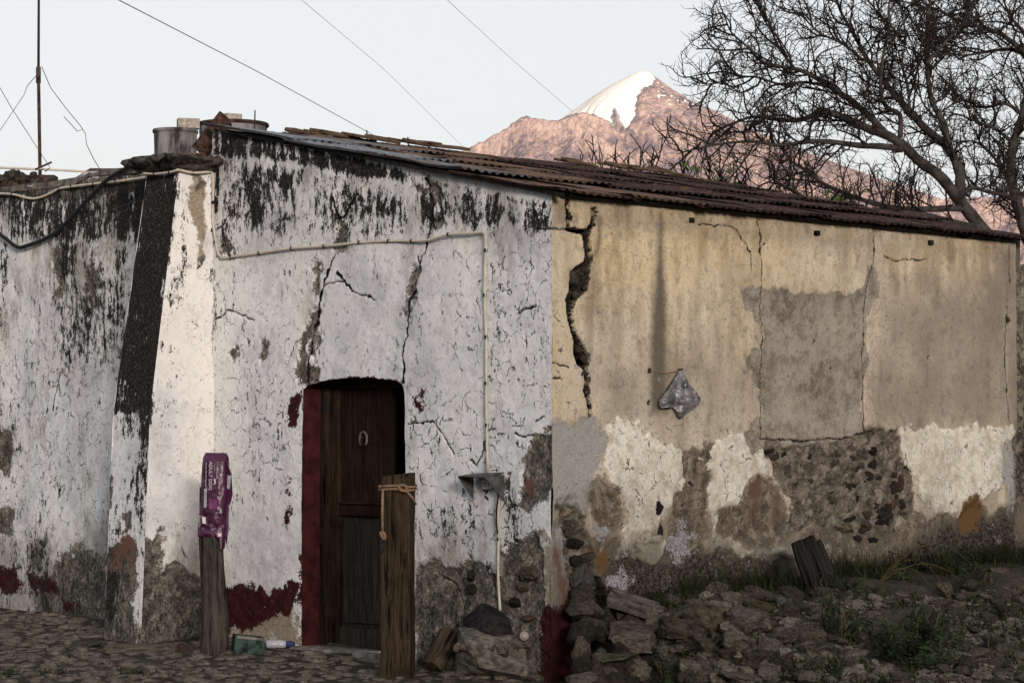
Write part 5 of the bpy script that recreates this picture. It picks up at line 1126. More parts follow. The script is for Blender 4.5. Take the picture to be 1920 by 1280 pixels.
# ------------------------------------------------------------------ plastic bag on a nail
def plastic_bag():
    top = on_y(1270, 695); e = tag(empty("plastic_bag", tuple(top)), "crumpled grey plastic bag hanging from a nail on the ochre wall", "plastic bag")
    out = [(1270, 694), (1282, 712), (1293, 730), (1304, 748), (1303, 757), (1290, 765), (1282, 775), (1268, 783), (1263, 773), (1256, 762), (1246, 763), (1233, 764), (1231, 752), (1242, 737), (1255, 718)]
    poly = np.array([PY(*p) for p in out]); lo = poly.min(0); hi = poly.max(0); n = 84
    gx_, gz_ = np.meshgrid(np.linspace(lo[0], hi[0], n), np.linspace(lo[1], hi[1], n), indexing='ij'); P = np.stack([gx_.ravel(), gz_.ravel()], 1)
    d = sdf(P, poly); t = (hi[1] - P[:, 1]) / (hi[1] - lo[1]); a = np.arctan2(P[:, 0] - top[0], hi[1] - P[:, 1] + 0.03)
    fold = np.abs(np.sin(a * 7 + fbm(P[:, 0] * 9, P[:, 1] * 9, 71, 3) * 4)) * 0.030 * (0.3 + t) + (np.abs(fbm(P[:, 0] * 14, P[:, 1] * 14, 72, 3) - 0.5)) * 0.045
    y = -0.022 - fold - 0.02 * np.clip(d / 0.05, 0, 1) * (0.4 + t)
    f = grid_faces(n, n); keep = d[f].min(1) > -0.006; v = np.stack([P[:, 0], y, P[:, 1]], 1) - top[None]
    f = f[keep]; v2 = v.copy(); v2[:, 1] = -0.012 - 0.2 * (v2[:, 1]+0.03) * 0
    used = np.unique(f); mp = -np.ones(len(v), int); mp[used] = np.arange(len(used)); V = v[used]; Fa = mp[f]
    cnt = {}
    for q in Fa:
        for i in range(4): k = (q[i], q[(i + 1) % 4]); cnt[k] = 1
    rim = [k for k in cnt if (k[1], k[0]) not in cnt]; nV = len(V)
    Vb = V.copy(); Vb[:, 1] = -0.014
    b = MB(); b.add([tuple(p) for p in V] + [tuple(p) for p in Vb], [tuple(q) for q in Fa] + [tuple(q[::-1] + nV) for q in Fa] + [(k[1], k[0], k[0] + nV, k[1] + nV) for k in rim])
    obj("bag_film", b.mesh("bag_film", True), M['pbag'], e)
    b = MB(); b.tube([(0, 0.03, 0.004), (0, -0.05, 0.010)], 0.007, 6); obj("nail", b.mesh("nail"), M['rustpipe'], e)
    b = MB(); q = on_y(1219, 696) - top; b.tube([(0, -0.025, 0), (q[0] * 0.5, -0.02, -0.02), (q[0], 0.0, q[2])], 0.004, 5); obj("string", b.mesh("string"), M['rope'], e)
plastic_bag()

# ------------------------------------------------------------------ posts
def squared_post():
    c = hit(746, 1268); s_ = pxm(c); H_ = (1266 - 882) / s_; hw = 30.5 / s_
    e = tag(empty("timber_post", (c[0], c[1], c[2] - 0.02), -ANG - 0.16), "squared brown timber post with a rope tied round it, before the door", "post")
    b = MB(); n_ = 12; rr = random.Random(1); v = []
    for i in range(n_ + 1):
        t = i / n_; w0 = hw * (1.0 - 0.03 * t)
        for x, y in ((-1, -1), (-0.9, -1.06), (0, -1.02), (0.9, -1.06), (1, -1), (1.04, 0), (1, 1), (0, 1.03), (-1, 1), (-1.03, 0)):
            v.append((x * w0 * 0.93 + rr.uniform(-.004, .004), y * w0 * 0.8 + rr.uniform(-.004, .004), H_ * t + (0.014 * x if i == n_ else 0)))
    f = [(i * 10 + k, i * 10 + (k + 1) % 10, (i + 1) * 10 + (k + 1) % 10, (i + 1) * 10 + k) for i in range(n_) for k in range(10)] + [tuple(range(n_ * 10, n_ * 10 + 10))]
    b.add(v, f); obj("shaft", b.mesh("shaft"), M['post'], e)
    zr = (1268 - 912) / s_; r0 = MB(); a1, a2 = hw * 0.98, hw * 0.88
    ring = [(-a1, -a2), (0, -a2 - 0.012), (a1, -a2), (a1 + 0.012, 0), (a1, a2), (0, a2 + 0.01), (-a1, a2), (-a1 - 0.012, 0), (-a1, -a2)]
    for dz in (0.0, 0.022): r0.tube([(x, y, zr + dz + 0.006 * math.sin(i * 2)) for i, (x, y) in enumerate(ring)], 0.0095, 6)
    rp = obj("rope", r0.mesh("rope", True), M['rope'], e)
    b = MB(); b.tube([(hw * 0.55 + 0.028 * math.sin(t * 2), -a2 - 0.022 - 0.012 * math.cos(t * 3), zr + 0.012 + 0.022 * math.cos(t * 2.1)) for t in np.linspace(0, 6.3, 14)], 0.010, 6); obj("knot", b.mesh("knot", True), M['rope'], rp)
    b = MB(); b.tube([(hw * 0.7, -a2 - 0.02, zr), (hw * 1.1, -a2 + 0.02, zr - 0.06), (hw * 1.22, -a2 + 0.05, zr - 0.10)], 0.0085, 6); obj("rope_tail", b.mesh("rope_tail", True), M['rope'], rp)
    zl = (1268 - 1000) / s_; b = MB(); xl = -hw * 0.72
    b.tube([(xl, -a2 - 0.018, zr), (xl - 0.004, -a2 - 0.018, (zr + zl) / 2), (xl - 0.002, -a2 - 0.02, zl + 0.03)], 0.0095, 6)
    b.tube([(xl + 0.018 * math.sin(t), -a2 - 0.024, zl + 0.01 + 0.026 * math.cos(t * 1.3)) for t in np.linspace(0, 6.3, 12)], 0.010, 6); obj("hanging_rope", b.mesh("hanging_rope", True), M['rope'], rp)
    b = MB(); b.box((xl - 0.01, -a2 - 0.012, zl - 0.06), (0.012, 0.01, 0.045)); obj("hook", b.mesh("hook", bevel=0.004), M['black'], rp)
squared_post()
def rough_post():
    c = hit(402, 1226); s_ = pxm(c); H_ = (1226 - 905) / s_
    e = tag(empty("weathered_post", (c[0], c[1], c[2] - 0.03), -ANG), "weathered split grey wooden post standing by the buttress", "post")
    n_ = 26; m_ = 26; Z_ = np.linspace(0, H_, n_); v = []
    for i, z in enumerate(Z_):
        t = z / H_; r_ = (26.5 - 5 * t) / s_; lean = (-6 * t) / s_ + 0.008 * math.sin(z * 5)
        for k in range(m_):
            a = 2 * math.pi * k / m_; gr = float(fbm(k * 0.9 + 7, z * 1.2, 81, 3)) - 0.5; gr2 = -0.35 * max(0, 1 - abs(((k / m_) + 0.02 * math.sin(z * 4) - 0.66)) * 26) - 0.25 * max(0, 1 - abs((k / m_) - 0.83) * 30)
            rr_ = r_ * (1 + 0.35 * gr + gr2 * (0.4 + 0.6 * math.sin(3 * z) ** 2)); v.append((lean + rr_ * math.cos(a), rr_ * 0.85 * math.sin(a), z))
    f = [(i * m_ + k, i * m_ + (k + 1) % m_, (i + 1) * m_ + (k + 1) % m_, (i + 1) * m_ + k) for i in range(n_ - 1) for k in range(m_)] + [tuple(range((n_ - 1) * m_, n_ * m_))]
    b = MB(); b.add(v, f); obj("trunk", b.mesh("trunk", True), M['greywood'], e)
    # the feed bag pulled over its top
    top = c + np.array([0, 0, (1226 - 847) / s_ - 0.03]); B = np.array([c[0], c[1], c[2] - 0.03]); 
    g_ = tag(empty("feed_bag", (c[0], c[1], B[2] + (1226 - 1000) / s_), -ANG - 0.12), "purple dog food bag pulled upside down over the weathered grey post", "bag")
    zb0 = 0.0; Hb = (1005 - 847) / s_; nu, nv = 96, 80; V = []
    for j in range(nv):
        t = j / (nv - 1); lean = np.interp(t, [0, 0.5, 1], [-3, 1, 3]) / s_; hw = np.interp(t, [0, 0.1, 0.4, 0.8, 0.95, 1], [28, 28, 26.5, 25, 24, 20]) / s_; hd = np.interp(t, [0, 0.5, 0.9, 1], [0.085, 0.075, 0.06, 0.02])
        for k in range(nu):
            a = 2 * math.pi * k / nu; ca, sa = math.cos(a), math.sin(a)
            x = hw * math.copysign(abs(ca) ** 0.6, ca); y = hd * math.copysign(abs(sa) ** 0.7, sa)
            cre = -abs(float(fbm(x * 20 + 3 + t * 3, t * 8 + y * 12, 91, 3)) - 0.5) * 0.085 * (0.35 + 1.3 * (1 - t)) - abs(float(fbm(x * 30, t * 10, 92, 2)) - 0.5) * 0.02 + 0.02
            zz = Hb * t
            if j == 0: zz += (0.05 * math.sin(a * 3 + 1) - 0.03 * math.cos(a)) - 0.02 + (0.06 if (k // 5) % 3 == 0 else 0)
            V.append((lean + x * (1 + cre * 1.2), y * (1 + cre * 6), zz + (0.006 * math.sin(k * 0.25) if j == nv - 1 else 0)))
    f = [(j * nu + k, j * nu + (k + 1) % nu, (j + 1) * nu + (k + 1) % nu, (j + 1) * nu + k) for j in range(nv - 1) for k in range(nu)] + [tuple(range((nv - 1) * nu, nv * nu))]
    b = MB(); b.add(V, f); sack = obj("sack", b.mesh("sack", True), M['bag'], g_)
    Vn = np.array(V).reshape(nv, nu, 3)
    def surf(u, t):       # front of the sack: u across (metres), t up 0..1
        j = int(round(np.clip(t, 0, 1) * (nv - 1))); row = Vn[j][nu // 2:]; k = int(np.argmin(np.abs(row[:, 0] - u))); return row[k][1]
    def text(body, size, u, t, mat, name="lettering", extr=0.0008):
        cu = bpy.data.curves.new("t", 'FONT'); cu.body = body; cu.size = size; cu.extrude = extr; cu.resolution_u = 2; o = bpy.data.objects.new("t", cu); COL.objects.link(o)
        dg = bpy.context.evaluated_depsgraph_get(); me = bpy.data.meshes.new_from_object(o.evaluated_get(dg)); bpy.data.objects.remove(o)
        co = np.array([v.co for v in me.vertices]); 
        # letters run downwards: text x -> -z, text y -> x
        for v_, q in zip(me.vertices, co):
            xx = u + q[1]; zz = Hb * t - q[0]; v_.co = (xx, surf(xx, zz / Hb) - 0.008 - q[2], zz)
        return obj(name, me, mat, g_)
    def patch(u0, u1, t0, t1, mat, name, lift=0.005, n1=5, n2=14):
        v = []; 
        for i in range(n2):
            for k in range(n1):
                u = u0 + (u1 - u0) * k / (n1 - 1); t = t0 + (t1 - t0) * i / (n2 - 1); v.append((u, surf(u, t) - lift, Hb * t))
        m_ = MB(); m_.add(v, [(i * n1 + k, i * n1 + k + 1, (i + 1) * n1 + k + 1, (i + 1) * n1 + k) for i in range(n2 - 1) for k in range(n1 - 1)]); return obj(name, m_.mesh(name, True), mat, g_)
    q = 1 / s_
    patch(-14 * q, -7.5 * q, 0.63, 0.91, M['blackprint'], "label_band"); text("Chicken, Rice & Vegetable", 4.4 * q, -12.5 * q, 0.90, M['lettering'])
    text("ADULT DOG", 9.2 * q, -5.5 * q, 0.905, M['lettering']); text("KIRKLAND", 4.6 * q, 9.0 * q, 0.84, M['lettering'])
    text("Signature", 3.6 * q, 4.0 * q, 0.88, M['greyprint'])
    b = MB(); b.tube([(5 * q, surf(5 * q, 0.66) - 0.005, Hb * 0.70), (6.5 * q, surf(6 * q, 0.64) - 0.005, Hb * 0.655), (4 * q, surf(4 * q, 0.62) - 0.005, Hb * 0.635)], 1.6 * q, 6); obj("printed_bone", b.mesh("printed_bone", True), M['lettering'], g_)
    patch(-15 * q, -9.5 * q, 0.36, 0.58, M['greyprint'], "printed_picture"); patch(-4 * q, 10 * q, 0.34, 0.46, plain("mauve_print", (0.15, 0.04, 0.12), 0.45, bump=0), "printed_box", n2=8)
    patch(-18 * q, -12 * q, 0.17, 0.25, M['lettering'], "barcode_label", n2=6); patch(-27 * q, -22 * q, 0.12, 0.27, M['greyprint'], "side_label", n2=8); patch(12 * q, 18 * q, 0.02, 0.06, M['lettering'], "care_label", n2=4)
    # torn flap on the right side
    b = MB(); v = []; 
    for i in range(10):
        t = i / 9; zz = Hb * (0.40 + 0.48 * t); wv = 0.045 * math.sin(math.pi * min(1, 0.1 + t * 0.9)) ** 0.6
        v += [(25 * q, -0.01, zz), (25 * q + wv, -0.03 + 0.012 * math.sin(i), zz - 0.01)]
    b.add(v + [(p[0], p[1] + 0.004, p[2]) for p in v], [(2 * i, 2 * i + 1, 2 * i + 3, 2 * i + 2) for i in range(9)] + [(20 + 2 * i + 2, 20 + 2 * i + 3, 20 + 2 * i + 1, 20 + 2 * i) for i in range(9)]); obj("flap", b.mesh("flap", True), M['bag'], g_)
    b = MB(); b.box((25 * q + 0.018, -0.034, Hb * 0.66), (0.014, 0.0015, 0.05), (0, 0.1, 0)); obj("side_print", b.mesh("side_print"), M['greyprint'], g_)
rough_post()

# ------------------------------------------------------------------ small things on the street
def crate():
    c = hit(463, 1224); s_ = pxm(c); e = tag(empty("green_box", (c[0], c[1], c[2]), -ANG + 0.22), "battered green box lying by the foot of the weathered post", "box")
    w_, h_, d_ = 28 / s_, 33 / s_, 0.10; b = MB(); t = 0.008
    b.box((0, -d_, h_ / 2), (w_, t, h_ / 2)); b.box((0, d_, h_ / 2), (w_, t, h_ / 2)); b.box((-w_ + t, 0, h_ / 2), (t, d_ - t, h_ / 2)); b.box((w_ - t, 0, h_ / 2), (t, d_ - t, h_ / 2)); b.box((0, 0, 0.006), (w_ - 2 * t, d_ - t, 0.006))
    o = obj("box_body", b.mesh("box_body", bevel=0.002), M['green'], e); b = MB(); b.box((0.01, -d_ - t - 0.002, h_ * 0.93), (w_ * 0.98, 0.003, 0.010)); obj("box_rim", b.mesh("box_rim"), M['concrete'], e); e.rotation_euler[1] = 0.12
crate()
def bottle():
    c = hit(526, 1216); s_ = pxm(c); e = tag(empty("plastic_bottle", (c[0], c[1], c[2] + 0.036), -ANG + 0.05), "white plastic bottle with dark blue cap lying on the cobbles", "bottle")
    L = 40 / s_; r_ = 8.0 / s_; b = MB(); b.lathe([(r_ * 0.7, 0), (r_, 0.012), (r_, L * 0.42), (r_ * 0.9, L * 0.48), (r_, L * 0.55), (r_ * 0.98, L * 0.8), (r_ * 0.6, L * 0.97), (r_ * 0.5, L)], 18); o = obj("bottle_body", b.mesh("bottle_body", True), M['bottle'], e, (-27 / s_, 0, 0), (0, R(90), 0))
    b = MB(); b.lathe([(r_ * 0.72, L * 0.93), (r_ * 0.82, L * 0.96), (r_ * 0.8, L * 1.22), (r_ * 0.5, L * 1.34), (0.004, L * 1.36)], 18); obj("bottle_cap", b.mesh("bottle_cap", True), M['bluecap'], e, (-27 / s_, 0, 0), (0, R(90), 0))
bottle()
def log_piece():
    a = hit(808, 1262); s_ = pxm(a); t = a + RGT * (36 / s_) + UPV * (62 / s_) + FWD * 0.16; b = MB(); ax = Vector(t - a); n_ = 8
    prof = [(-1, -0.75), (-0.4, -1), (0.5, -0.95), (1, -0.5), (1, 0.5), (0.3, 1), (-0.7, 0.9), (-1, 0.2)]; L = ax.length; v = []; rr = random.Random(6); w_ = 21 / s_
    for i in range(n_):
        for x, y in prof: v.append((x * w_ * (1 + rr.uniform(-.06, .06)), y * w_ * 0.8 * (1 + rr.uniform(-.06, .06)), L * i / (n_ - 1)))
    f = [(i * 8 + k, i * 8 + (k + 1) % 8, (i + 1) * 8 + (k + 1) % 8, (i + 1) * 8 + k) for i in range(n_ - 1) for k in range(8)] + [tuple(range(7, -1, -1)), tuple(range((n_ - 1) * 8, n_ * 8))]
    b.add(v, f); o = obj("log", b.mesh("log", bevel=0.004), M['logwood'], None, tuple(a + UPV * 0.045)); o.rotation_euler = ax.to_track_quat('Z', 'Y').to_euler(); tag(o, "short split log leaning on the concrete lump beside the rope post", "log")
log_piece()
def boulder():
    c = hit(930, 1268); s_ = pxm(c); e = tag(empty("concrete_lump", (c[0], c[1], c[2] - 0.03), -ANG), "broken concrete lump with a dark boulder set in its top", "rubble block")
    me = craggy(411, 0.06, 0.7, 4); me.materials.append(M['lump']); o = obj("concrete_base", me, None, e, (0, 0.02, 0.5 * 95 / s_), (0.03, 0.05, 0.3)); o.scale = (158 / s_, 0.45, 108 / s_)
    me = craggy(415, 0.05, 0.1, 4); me.materials.append(M['rock']); me.polygons.foreach_set("use_smooth", [True] * len(me.polygons)); o = obj("dark_boulder", me, None, e, (0.0, 0.05, 92 / s_), (0.1, 0.1, 0.2)); o.scale = (126 / s_, 0.40, 96 / s_); o.color = (0.42, 0.42, 0.52, 1)
    rr = random.Random(9)
    for i in range(13):
        t = i / 12; o = obj("mortar_chunk", rr.choice(HULLS), None, e, ((-66 + 118 * t) / s_, -0.15 + rr.uniform(-.03, .03), (74 + rr.uniform(-14, 8) - 10 * math.sin(t * 3)) / s_), (rr.uniform(-.5, .5), rr.uniform(-.5, .5), rr.uniform(0, 3))); q = rr.uniform(0.06, 0.11); o.scale = (q * 1.3, q, q * 0.75); o.color = (1.5, 1.45, 1.4, 1)
    b = MB(); b.lathe([(0.030, 0), (0.032, 0.004), (0.032, 0.05), (0.031, 0.06)], 16); t = obj("tin_can", b.mesh("tin_can", True), M['tin'], None, tuple(c + RGT * (54 / s_) + UPV * (80 / s_) - FWD * 0.20), (R(84), 0, -ANG - 0.1)); tag(t, "small pale tin lying on the side of the concrete lump", "tin")
boulder()
# leaning black ribbed timbers
def black_boards():
    a = hit(1550, 1108); s_ = pxm(a); e = tag(empty("tarred_timber", tuple(a - UPV * 0.05), -ANG + 0.75), "black ribbed timber leaning against the ochre wall above the weeds", "timber")
    for i, (dx, w_, h_, dy) in enumerate(((-26, 27, 110, 0.0), (2, 25, 118, -0.03), (29, 27, 108, 0.01))):
        b = MB(); v = []; L = h_ / s_ * 1.04; hw = w_ / s_ * 0.62
        for t in np.linspace(0, 1, 5):
            rr_ = 1 - 0.22 * max(0, t - 0.8) / 0.2
            for x, y in ((-1, 0), (-0.7, -0.8), (0, -1.05), (0.7, -0.8), (1, 0), (0.8, 0.8), (-0.8, 0.8)): v.append((x * hw * rr_, y * 0.035, L * t * (1 - 0.0 * abs(x))))
        b.add(v, [(j * 7 + k, j * 7 + (k + 1) % 7, (j + 1) * 7 + (k + 1) % 7, (j + 1) * 7 + k) for j in range(4) for k in range(7)] + [tuple(range(28, 35))]); obj("rib", b.mesh("rib"), M['charred'], e, (dx / s_, dy, 0), (-0.22, -0.27, 0.0))
black_boards()

# ------------------------------------------------------------------ rubble below the ochre wall
HERO = [  # cx, cy, w, h, kind, tint, tilt, lift, label
    (1190, 1136, 122, 42, 's', (0.95, 0.93, 0.95), 0.30, 0.0, "long pitted slab tilted across the top of the stone heap by the corner"),
    (1178, 1180, 96, 36, 's', (0.85, 0.82, 0.80), 0.0, 0.0, "blunt pitted slab second from the top of the stacked stones"),
    (1190, 1207, 92, 38, 's', (1.25, 1.2, 1.1), -0.03, 0.0, "flat topped pale slab in the middle of the stacked stones"),
    (1282, 1180, 92, 46, 's', (1.05, 1.0, 0.92), 0.16, 0.0, "square edged slab lying right of the stacked stones"),
    (1160, 1232, 76, 20, 's', (0.8, 0.85, 0.65), -0.05, 0.0, "thin mossy slab under the flat topped slab"),
    (1192, 1256, 58, 44, 'c', (1.15, 1.1, 1.0), 0.2, 0.0, "wedge shaped stone at the bottom of the stacked stones"),
    (1246, 1222, 46, 32, 'c', (0.9, 0.88, 0.85), 0.0, 0.0, "rounded grey stone beside the mossy tuft"),
    (1322, 1156, 78, 62, 'c', (0.95, 0.88, 0.75), 0.3, 0.0, "big rounded brown boulder leaning on the heap"),
    (1326, 1120, 46, 28, 'c', (2.3, 2.3, 2.3), 0.0, 0.0, "chalky white lump on the crest of the heap below the wall"),
    (1371, 1126, 46, 36, 'c', (1.2, 1.2, 1.15), 0.0, 0.0, "grey round stone next to the chalky lump"),
    (1392, 1162, 84, 52, 'c', (0.9, 0.86, 0.86), 0.1, 0.0, "big dark stone with a lilac grey top in the rubble"),
    (1424, 1138, 54, 28, 'c', (1.0, 1.0, 0.7), 0.0, 0.0, "mossy green grey stone below the sooty wall patch"),
    (1388, 1204, 76, 34, 's', (1.0, 0.98, 0.95), 0.28, 0.0, "pitted slab sloping down behind the green tuft"),
    (1400, 1228, 62, 20, 's', (1.7, 1.6, 1.45), 0.1, 0.0, "pale flat slab lying beside the green tuft"),
    (1440, 1212, 42, 42, 'c', (0.85, 0.85, 0.88), 0.0, 0.0, "knobbly grey stone among pale gravel"),
    (1473, 1232, 28, 40, 'c', (1.9, 1.85, 1.9), 0.0, 0.0, "upright whitish stone among pale gravel"),
    (1476, 1142, 24, 18, 'c', (1.25, 0.85, 0.75), -0.2, 0.0, "small reddish brick fragment on the heap"),
    (1526, 1190, 46, 26, 's', (0.6, 0.62, 0.7), 0.1, 0.0, "dark slate coloured flat stone among pale chips"),
    (1770, 1104, 34, 30, 'c', (1.3, 1.2, 1.05), 0.0, 0.0, "tan rounded stone at the edge of the tall grass"),
    (1815, 1114, 36, 18, 's', (1.35, 1.3, 1.2), 0.1, 0.0, "pale flat stone right of the tan rounded stone"),
    (1796, 1132, 30, 14, 's', (1.3, 1.25, 1.15), 0.3, 0.0, "thin sloping stone below the pale flat stone"),
    (1874, 1072, 42, 20, 'c', (1.15, 1.0, 0.95), 0.0, 0.0, "brown dome shaped stone in grass at the foot of the garden wall"),
    (1870, 1132, 32, 28, 'c', (0.55, 0.56, 0.62), 0.0, 0.0, "dark grey stone in the weeds below the garden wall"),
    (1844, 1266, 42, 26, 'c', (1.5, 1.45, 1.3), 0.35, 0.0, "pale pointed stone alone on the dark soil"),
    (1768, 1254, 26, 20, 'c', (1.2, 1.15, 1.1), 0.0, 0.0, "grey stone at the lower edge of the big weed bush"),
    (1778, 1276, 36, 14, 'c', (1.2, 0.9, 0.75), 0.0, 0.0, "reddish stone half buried in the soil"),
    (1508, 1222, 24, 30, 'c', (1.35, 1.35, 1.4), 0.0, 0.0, "pointed grey stone beside the dark slate stone"),
    (1495, 1238, 20, 16, 'c', (1.6, 1.6, 1.65), 0.0, 0.0, "white cobble sized stone among pale gravel"),
    (1650, 1178, 24, 12, 's', (1.4, 1.35, 1.25), 0.3, 0.0, "light stone tilted at the left of the big weed bush"),
    (1022, 1268, 34, 20, 'c', (1.8, 1.85, 1.9), 0.0, 0.0, "bluish white stone at the foot of the red painted corner"),
    (1006, 1272, 30, 18, 'c', (1.1, 1.1, 1.0), 0.0, 0.0, "grey stone between the concrete lump and the red corner"),
    (1090, 1270, 60, 18, 's', (1.0, 0.98, 0.95), -0.1, 0.0, "low flat stone at the foot of the crumbled corner")]
rr = random.Random(31)
def front_plane(px, py):
    """stones of the steep near side of the heap: depth from the heap's face, which leans back"""
    yb = -0.72 + (1280 - py) / 170.0 * 0.55
    return on_y(px, py, yb)
for i, (cx, cy, w_, h_, kd, tint, tl, lf, lab) in enumerate(HERO):
    q = front_plane(cx, cy) if cx < 1240 and cx > 1080 else hit(cx, cy + h_ * 0.35) + UPV * (h_ * 0.30 / 265.0)
    s_ = pxm(q); o = obj("rubble_stone", (SLAB if kd == 's' else CRAG)[i % (5 if kd == 's' else 6)], None, None, q, (rr.uniform(-.15, .15), tl, -ANG + rr.uniform(-.25, .25)))
    o.scale = (w_ / s_, min(w_, 90) / s_ * 0.85, h_ / s_); o.color = (*tint, 1); tag(o, lab, "stone", "larger stones of the rubble heap")
# a core of packed stones behind the stacked slabs
for k in range(46):
    px, py = rr.uniform(1100, 1250), rr.uniform(1120, 1290); q = front_plane(px, py) + np.array([0, 0.12, 0]); s_ = rr.uniform(0.09, 0.2)
    o = obj("rubble_stone", rr.choice(HULLS), None, None, q, (rr.uniform(0, 3), rr.uniform(0, 3), rr.uniform(0, 3))); o.scale = (s_ * 1.3, s_, s_ * 0.7); c = rr.uniform(0.35, 0.75); o.color = (c, c * 0.97, c * 0.92, 1)
    tag(o, "dark stone wedged in the gaps of the stacked slabs", "stone", "dark stones packed between the slabs")
# medium stones over the crest and the slope of the heap
for k in range(110):
    px = rr.uniform(1235, 1560) if k < 80 else rr.uniform(1560, 1920); py = rr.uniform(np.interp(px, [1235, 1500, 1650, 1920], [1116, 1112, 1140, 1085]), 1282); q = hit(px, py); s_ = rr.uniform(0.10, 0.19) * (1 if k < 80 else 0.7)
    if ((px - 1700) / 90) ** 2 + ((py - 1195) / 60) ** 2 < 1: continue
    o = obj("rubble_stone", rr.choice(CRAG + SLAB), None, None, (q[0], q[1], float(gn(q[0], q[1])) + s_ * 0.12), (rr.uniform(-.5, .5), rr.uniform(-.5, .5), rr.uniform(0, 6.28))); o.scale = (s_ * rr.uniform(1, 1.5), s_, s_ * rr.uniform(0.4, 0.8)); c = rr.uniform(0.55, 1.35); o.color = (c, c * 0.97, c * rr.uniform(0.86, 0.98), 1)
    tag(o, "fist to head sized broken stone lying in the rubble slope", "stone", "middle sized stones of the rubble slope")
# smaller broken stones
def heap_pt():
    while True:
        px, py = rr.uniform(1290, 1925), rr.uniform(1112, 1285)
        lim = np.interp(px, [1290, 1500, 1600, 1760, 1920], [1135, 1130, 1125, 1115, 1075])
        if py < lim: continue
        if ((px - 1700) / 85) ** 2 + ((py - 1195) / 60) ** 2 < 1: continue
        return px, py
for k in range(280):
    px, py = heap_pt(); q = hit(px, py); s_ = rr.choice((0.035, 0.05, 0.06, 0.07, 0.09, 0.12)) * rr.uniform(0.8, 1.25); pale = px < 1660 and py > 1130
    o = obj("broken_stone", rr.choice(HULLS), None, None, (q[0], q[1], float(gn(q[0], q[1])) + s_ * 0.18), (rr.uniform(-.4, .4), rr.uniform(-.4, .4), rr.uniform(0, 6.28))); o.scale = (s_ * rr.uniform(1, 1.6), s_, s_ * rr.uniform(0.35, 0.8))
    c = rr.uniform(0.9, 2.2) if pale else rr.uniform(0.5, 1.3); o.color = (c, c * 0.98, c * rr.uniform(0.9, 1.0), 1)
    tag(o, "small broken stone scattered on the rubble slope", "stone", "small broken stones on the rubble slope")
def scatter_mesh(name, n, fn, mat, label_kind):
    V = []; F = []; base = []
    for h_ in HULLS[:6]:
        bm = bmesh.new(); bm.from_mesh(h_); bmesh.ops.triangulate(bm, faces=bm.faces); bm.verts.index_update(); base.append((np.array([v.co for v in bm.verts]), np.array([[v.index for v in f.verts] for f in bm.faces]))); bm.free()
    off = 0
    for k in range(n):
        p, s_, zs = fn(); v, f = rr.choice(base); a = rr.uniform(0, 6.28); c, s2 = math.cos(a), math.sin(a)
        w_ = v * [s_ * rr.uniform(1, 1.7), s_, s_ * zs]; w_ = np.stack([w_[:, 0] * c - w_[:, 1] * s2, w_[:, 0] * s2 + w_[:, 1] * c, w_[:, 2]], 1) + p
        V.append(w_); F.append(f + off); off += len(v)
    me = mesh_np(name, np.concatenate(V), np.concatenate(F)); o = obj(name, me, mat); o["kind"] = "stuff"; o["label"] = label_kind; return o
def grav():
    px, py = heap_pt(); q = hit(px, py); s_ = rr.uniform(0.012, 0.034); return np.array([q[0], q[1], float(gn(q[0], q[1])) + s_ * 0.2]), s_, rr.uniform(0.3, 0.8)
gravel_m = make_rock("pale_gravel", (0.07, 0.063, 0.055), (0.27, 0.25, 0.22), 30)
scatter_mesh("gravel", 5200, grav, gravel_m, "pale gravel and stone chips over the rubble slope")
def dust_():
    x, y = rr.uniform(-3.2, -0.05), rr.uniform(-1, 7); s_ = rr.uniform(0.008, 0.02); return np.array([x, y, float(gn(x, y)) + s_ * 0.2]), s_, 0.6
scatter_mesh("street_grit", 900, dust_, M['cobble'], "loose grit between the street cobbles")

# ------------------------------------------------------------------ cobbles of the street, set in rows
COB = []
for i in range(6):
    me = hull(500 + i, 26, 0.35); bm = bmesh.new(); bm.from_mesh(me); bmesh.ops.bevel(bm, geom=list(bm.edges), offset=0.05, segments=1, affect='EDGES'); bm.to_mesh(me); bm.free(); me.polygons.foreach_set("use_smooth", [True] * len(me.polygons)); me.name = "cobble"; me.materials.append(M['cobble']); COB.append(me)
spots = []; y = -1.2
while y < 7.3:
    x = -3.3 + rr.uniform(0, 0.1); dy = rr.uniform(0.07, 0.15)
    while x < -0.06:
        dx = rr.choice((0.07, 0.10, 0.13, 0.16, 0.22)) * rr.uniform(0.85, 1.15)
        inside_b = (y > YB - 0.1 and y < YB + BW0 + 0.1 and x > bt_bot[0] - 0.12)
        if not inside_b: spots.append((x + rr.uniform(-.015, .015), y + rr.uniform(-.02, .02), dx * 0.96, dy * 0.98))
        x += dx
    y += dy
def seen(sp):
    d = np.array([sp[0], sp[1], 0.05]) - CAM; Z_ = d @ FWD; return 960 + F_PX * (d @ RGT) / Z_, HOR - F_PX * d[2] / Z_, Z_
vis = []
for sp in spots:
    px, py, Z_ = seen(sp)
    if -30 < px < 1010 and py < 1300: vis.append((Z_, sp))
vis.sort(key=lambda q: q[0])
def cob_tf(sp):
    x, y, dx, dy = sp; return (x, y, float(gn(x, y)) - 0.016 + rr.uniform(-.010, .008)), (rr.uniform(-.14, .14), rr.uniform(-.14, .14), rr.uniform(-.4, .4)), (dx, dy * rr.uniform(0.8, 1.15), rr.uniform(0.045, 0.08))
for Z_, sp in vis[:300]:
    l, r_, s_ = cob_tf(sp); o = obj("cobble", rr.choice(COB), None, ground, l, r_); o.scale = s_; c = rr.uniform(0.45, 1.5); o.color = (c, c * 0.98, c * rr.uniform(0.86, 0.98), 1)
rest = [sp for Z_, sp in vis[300:]]
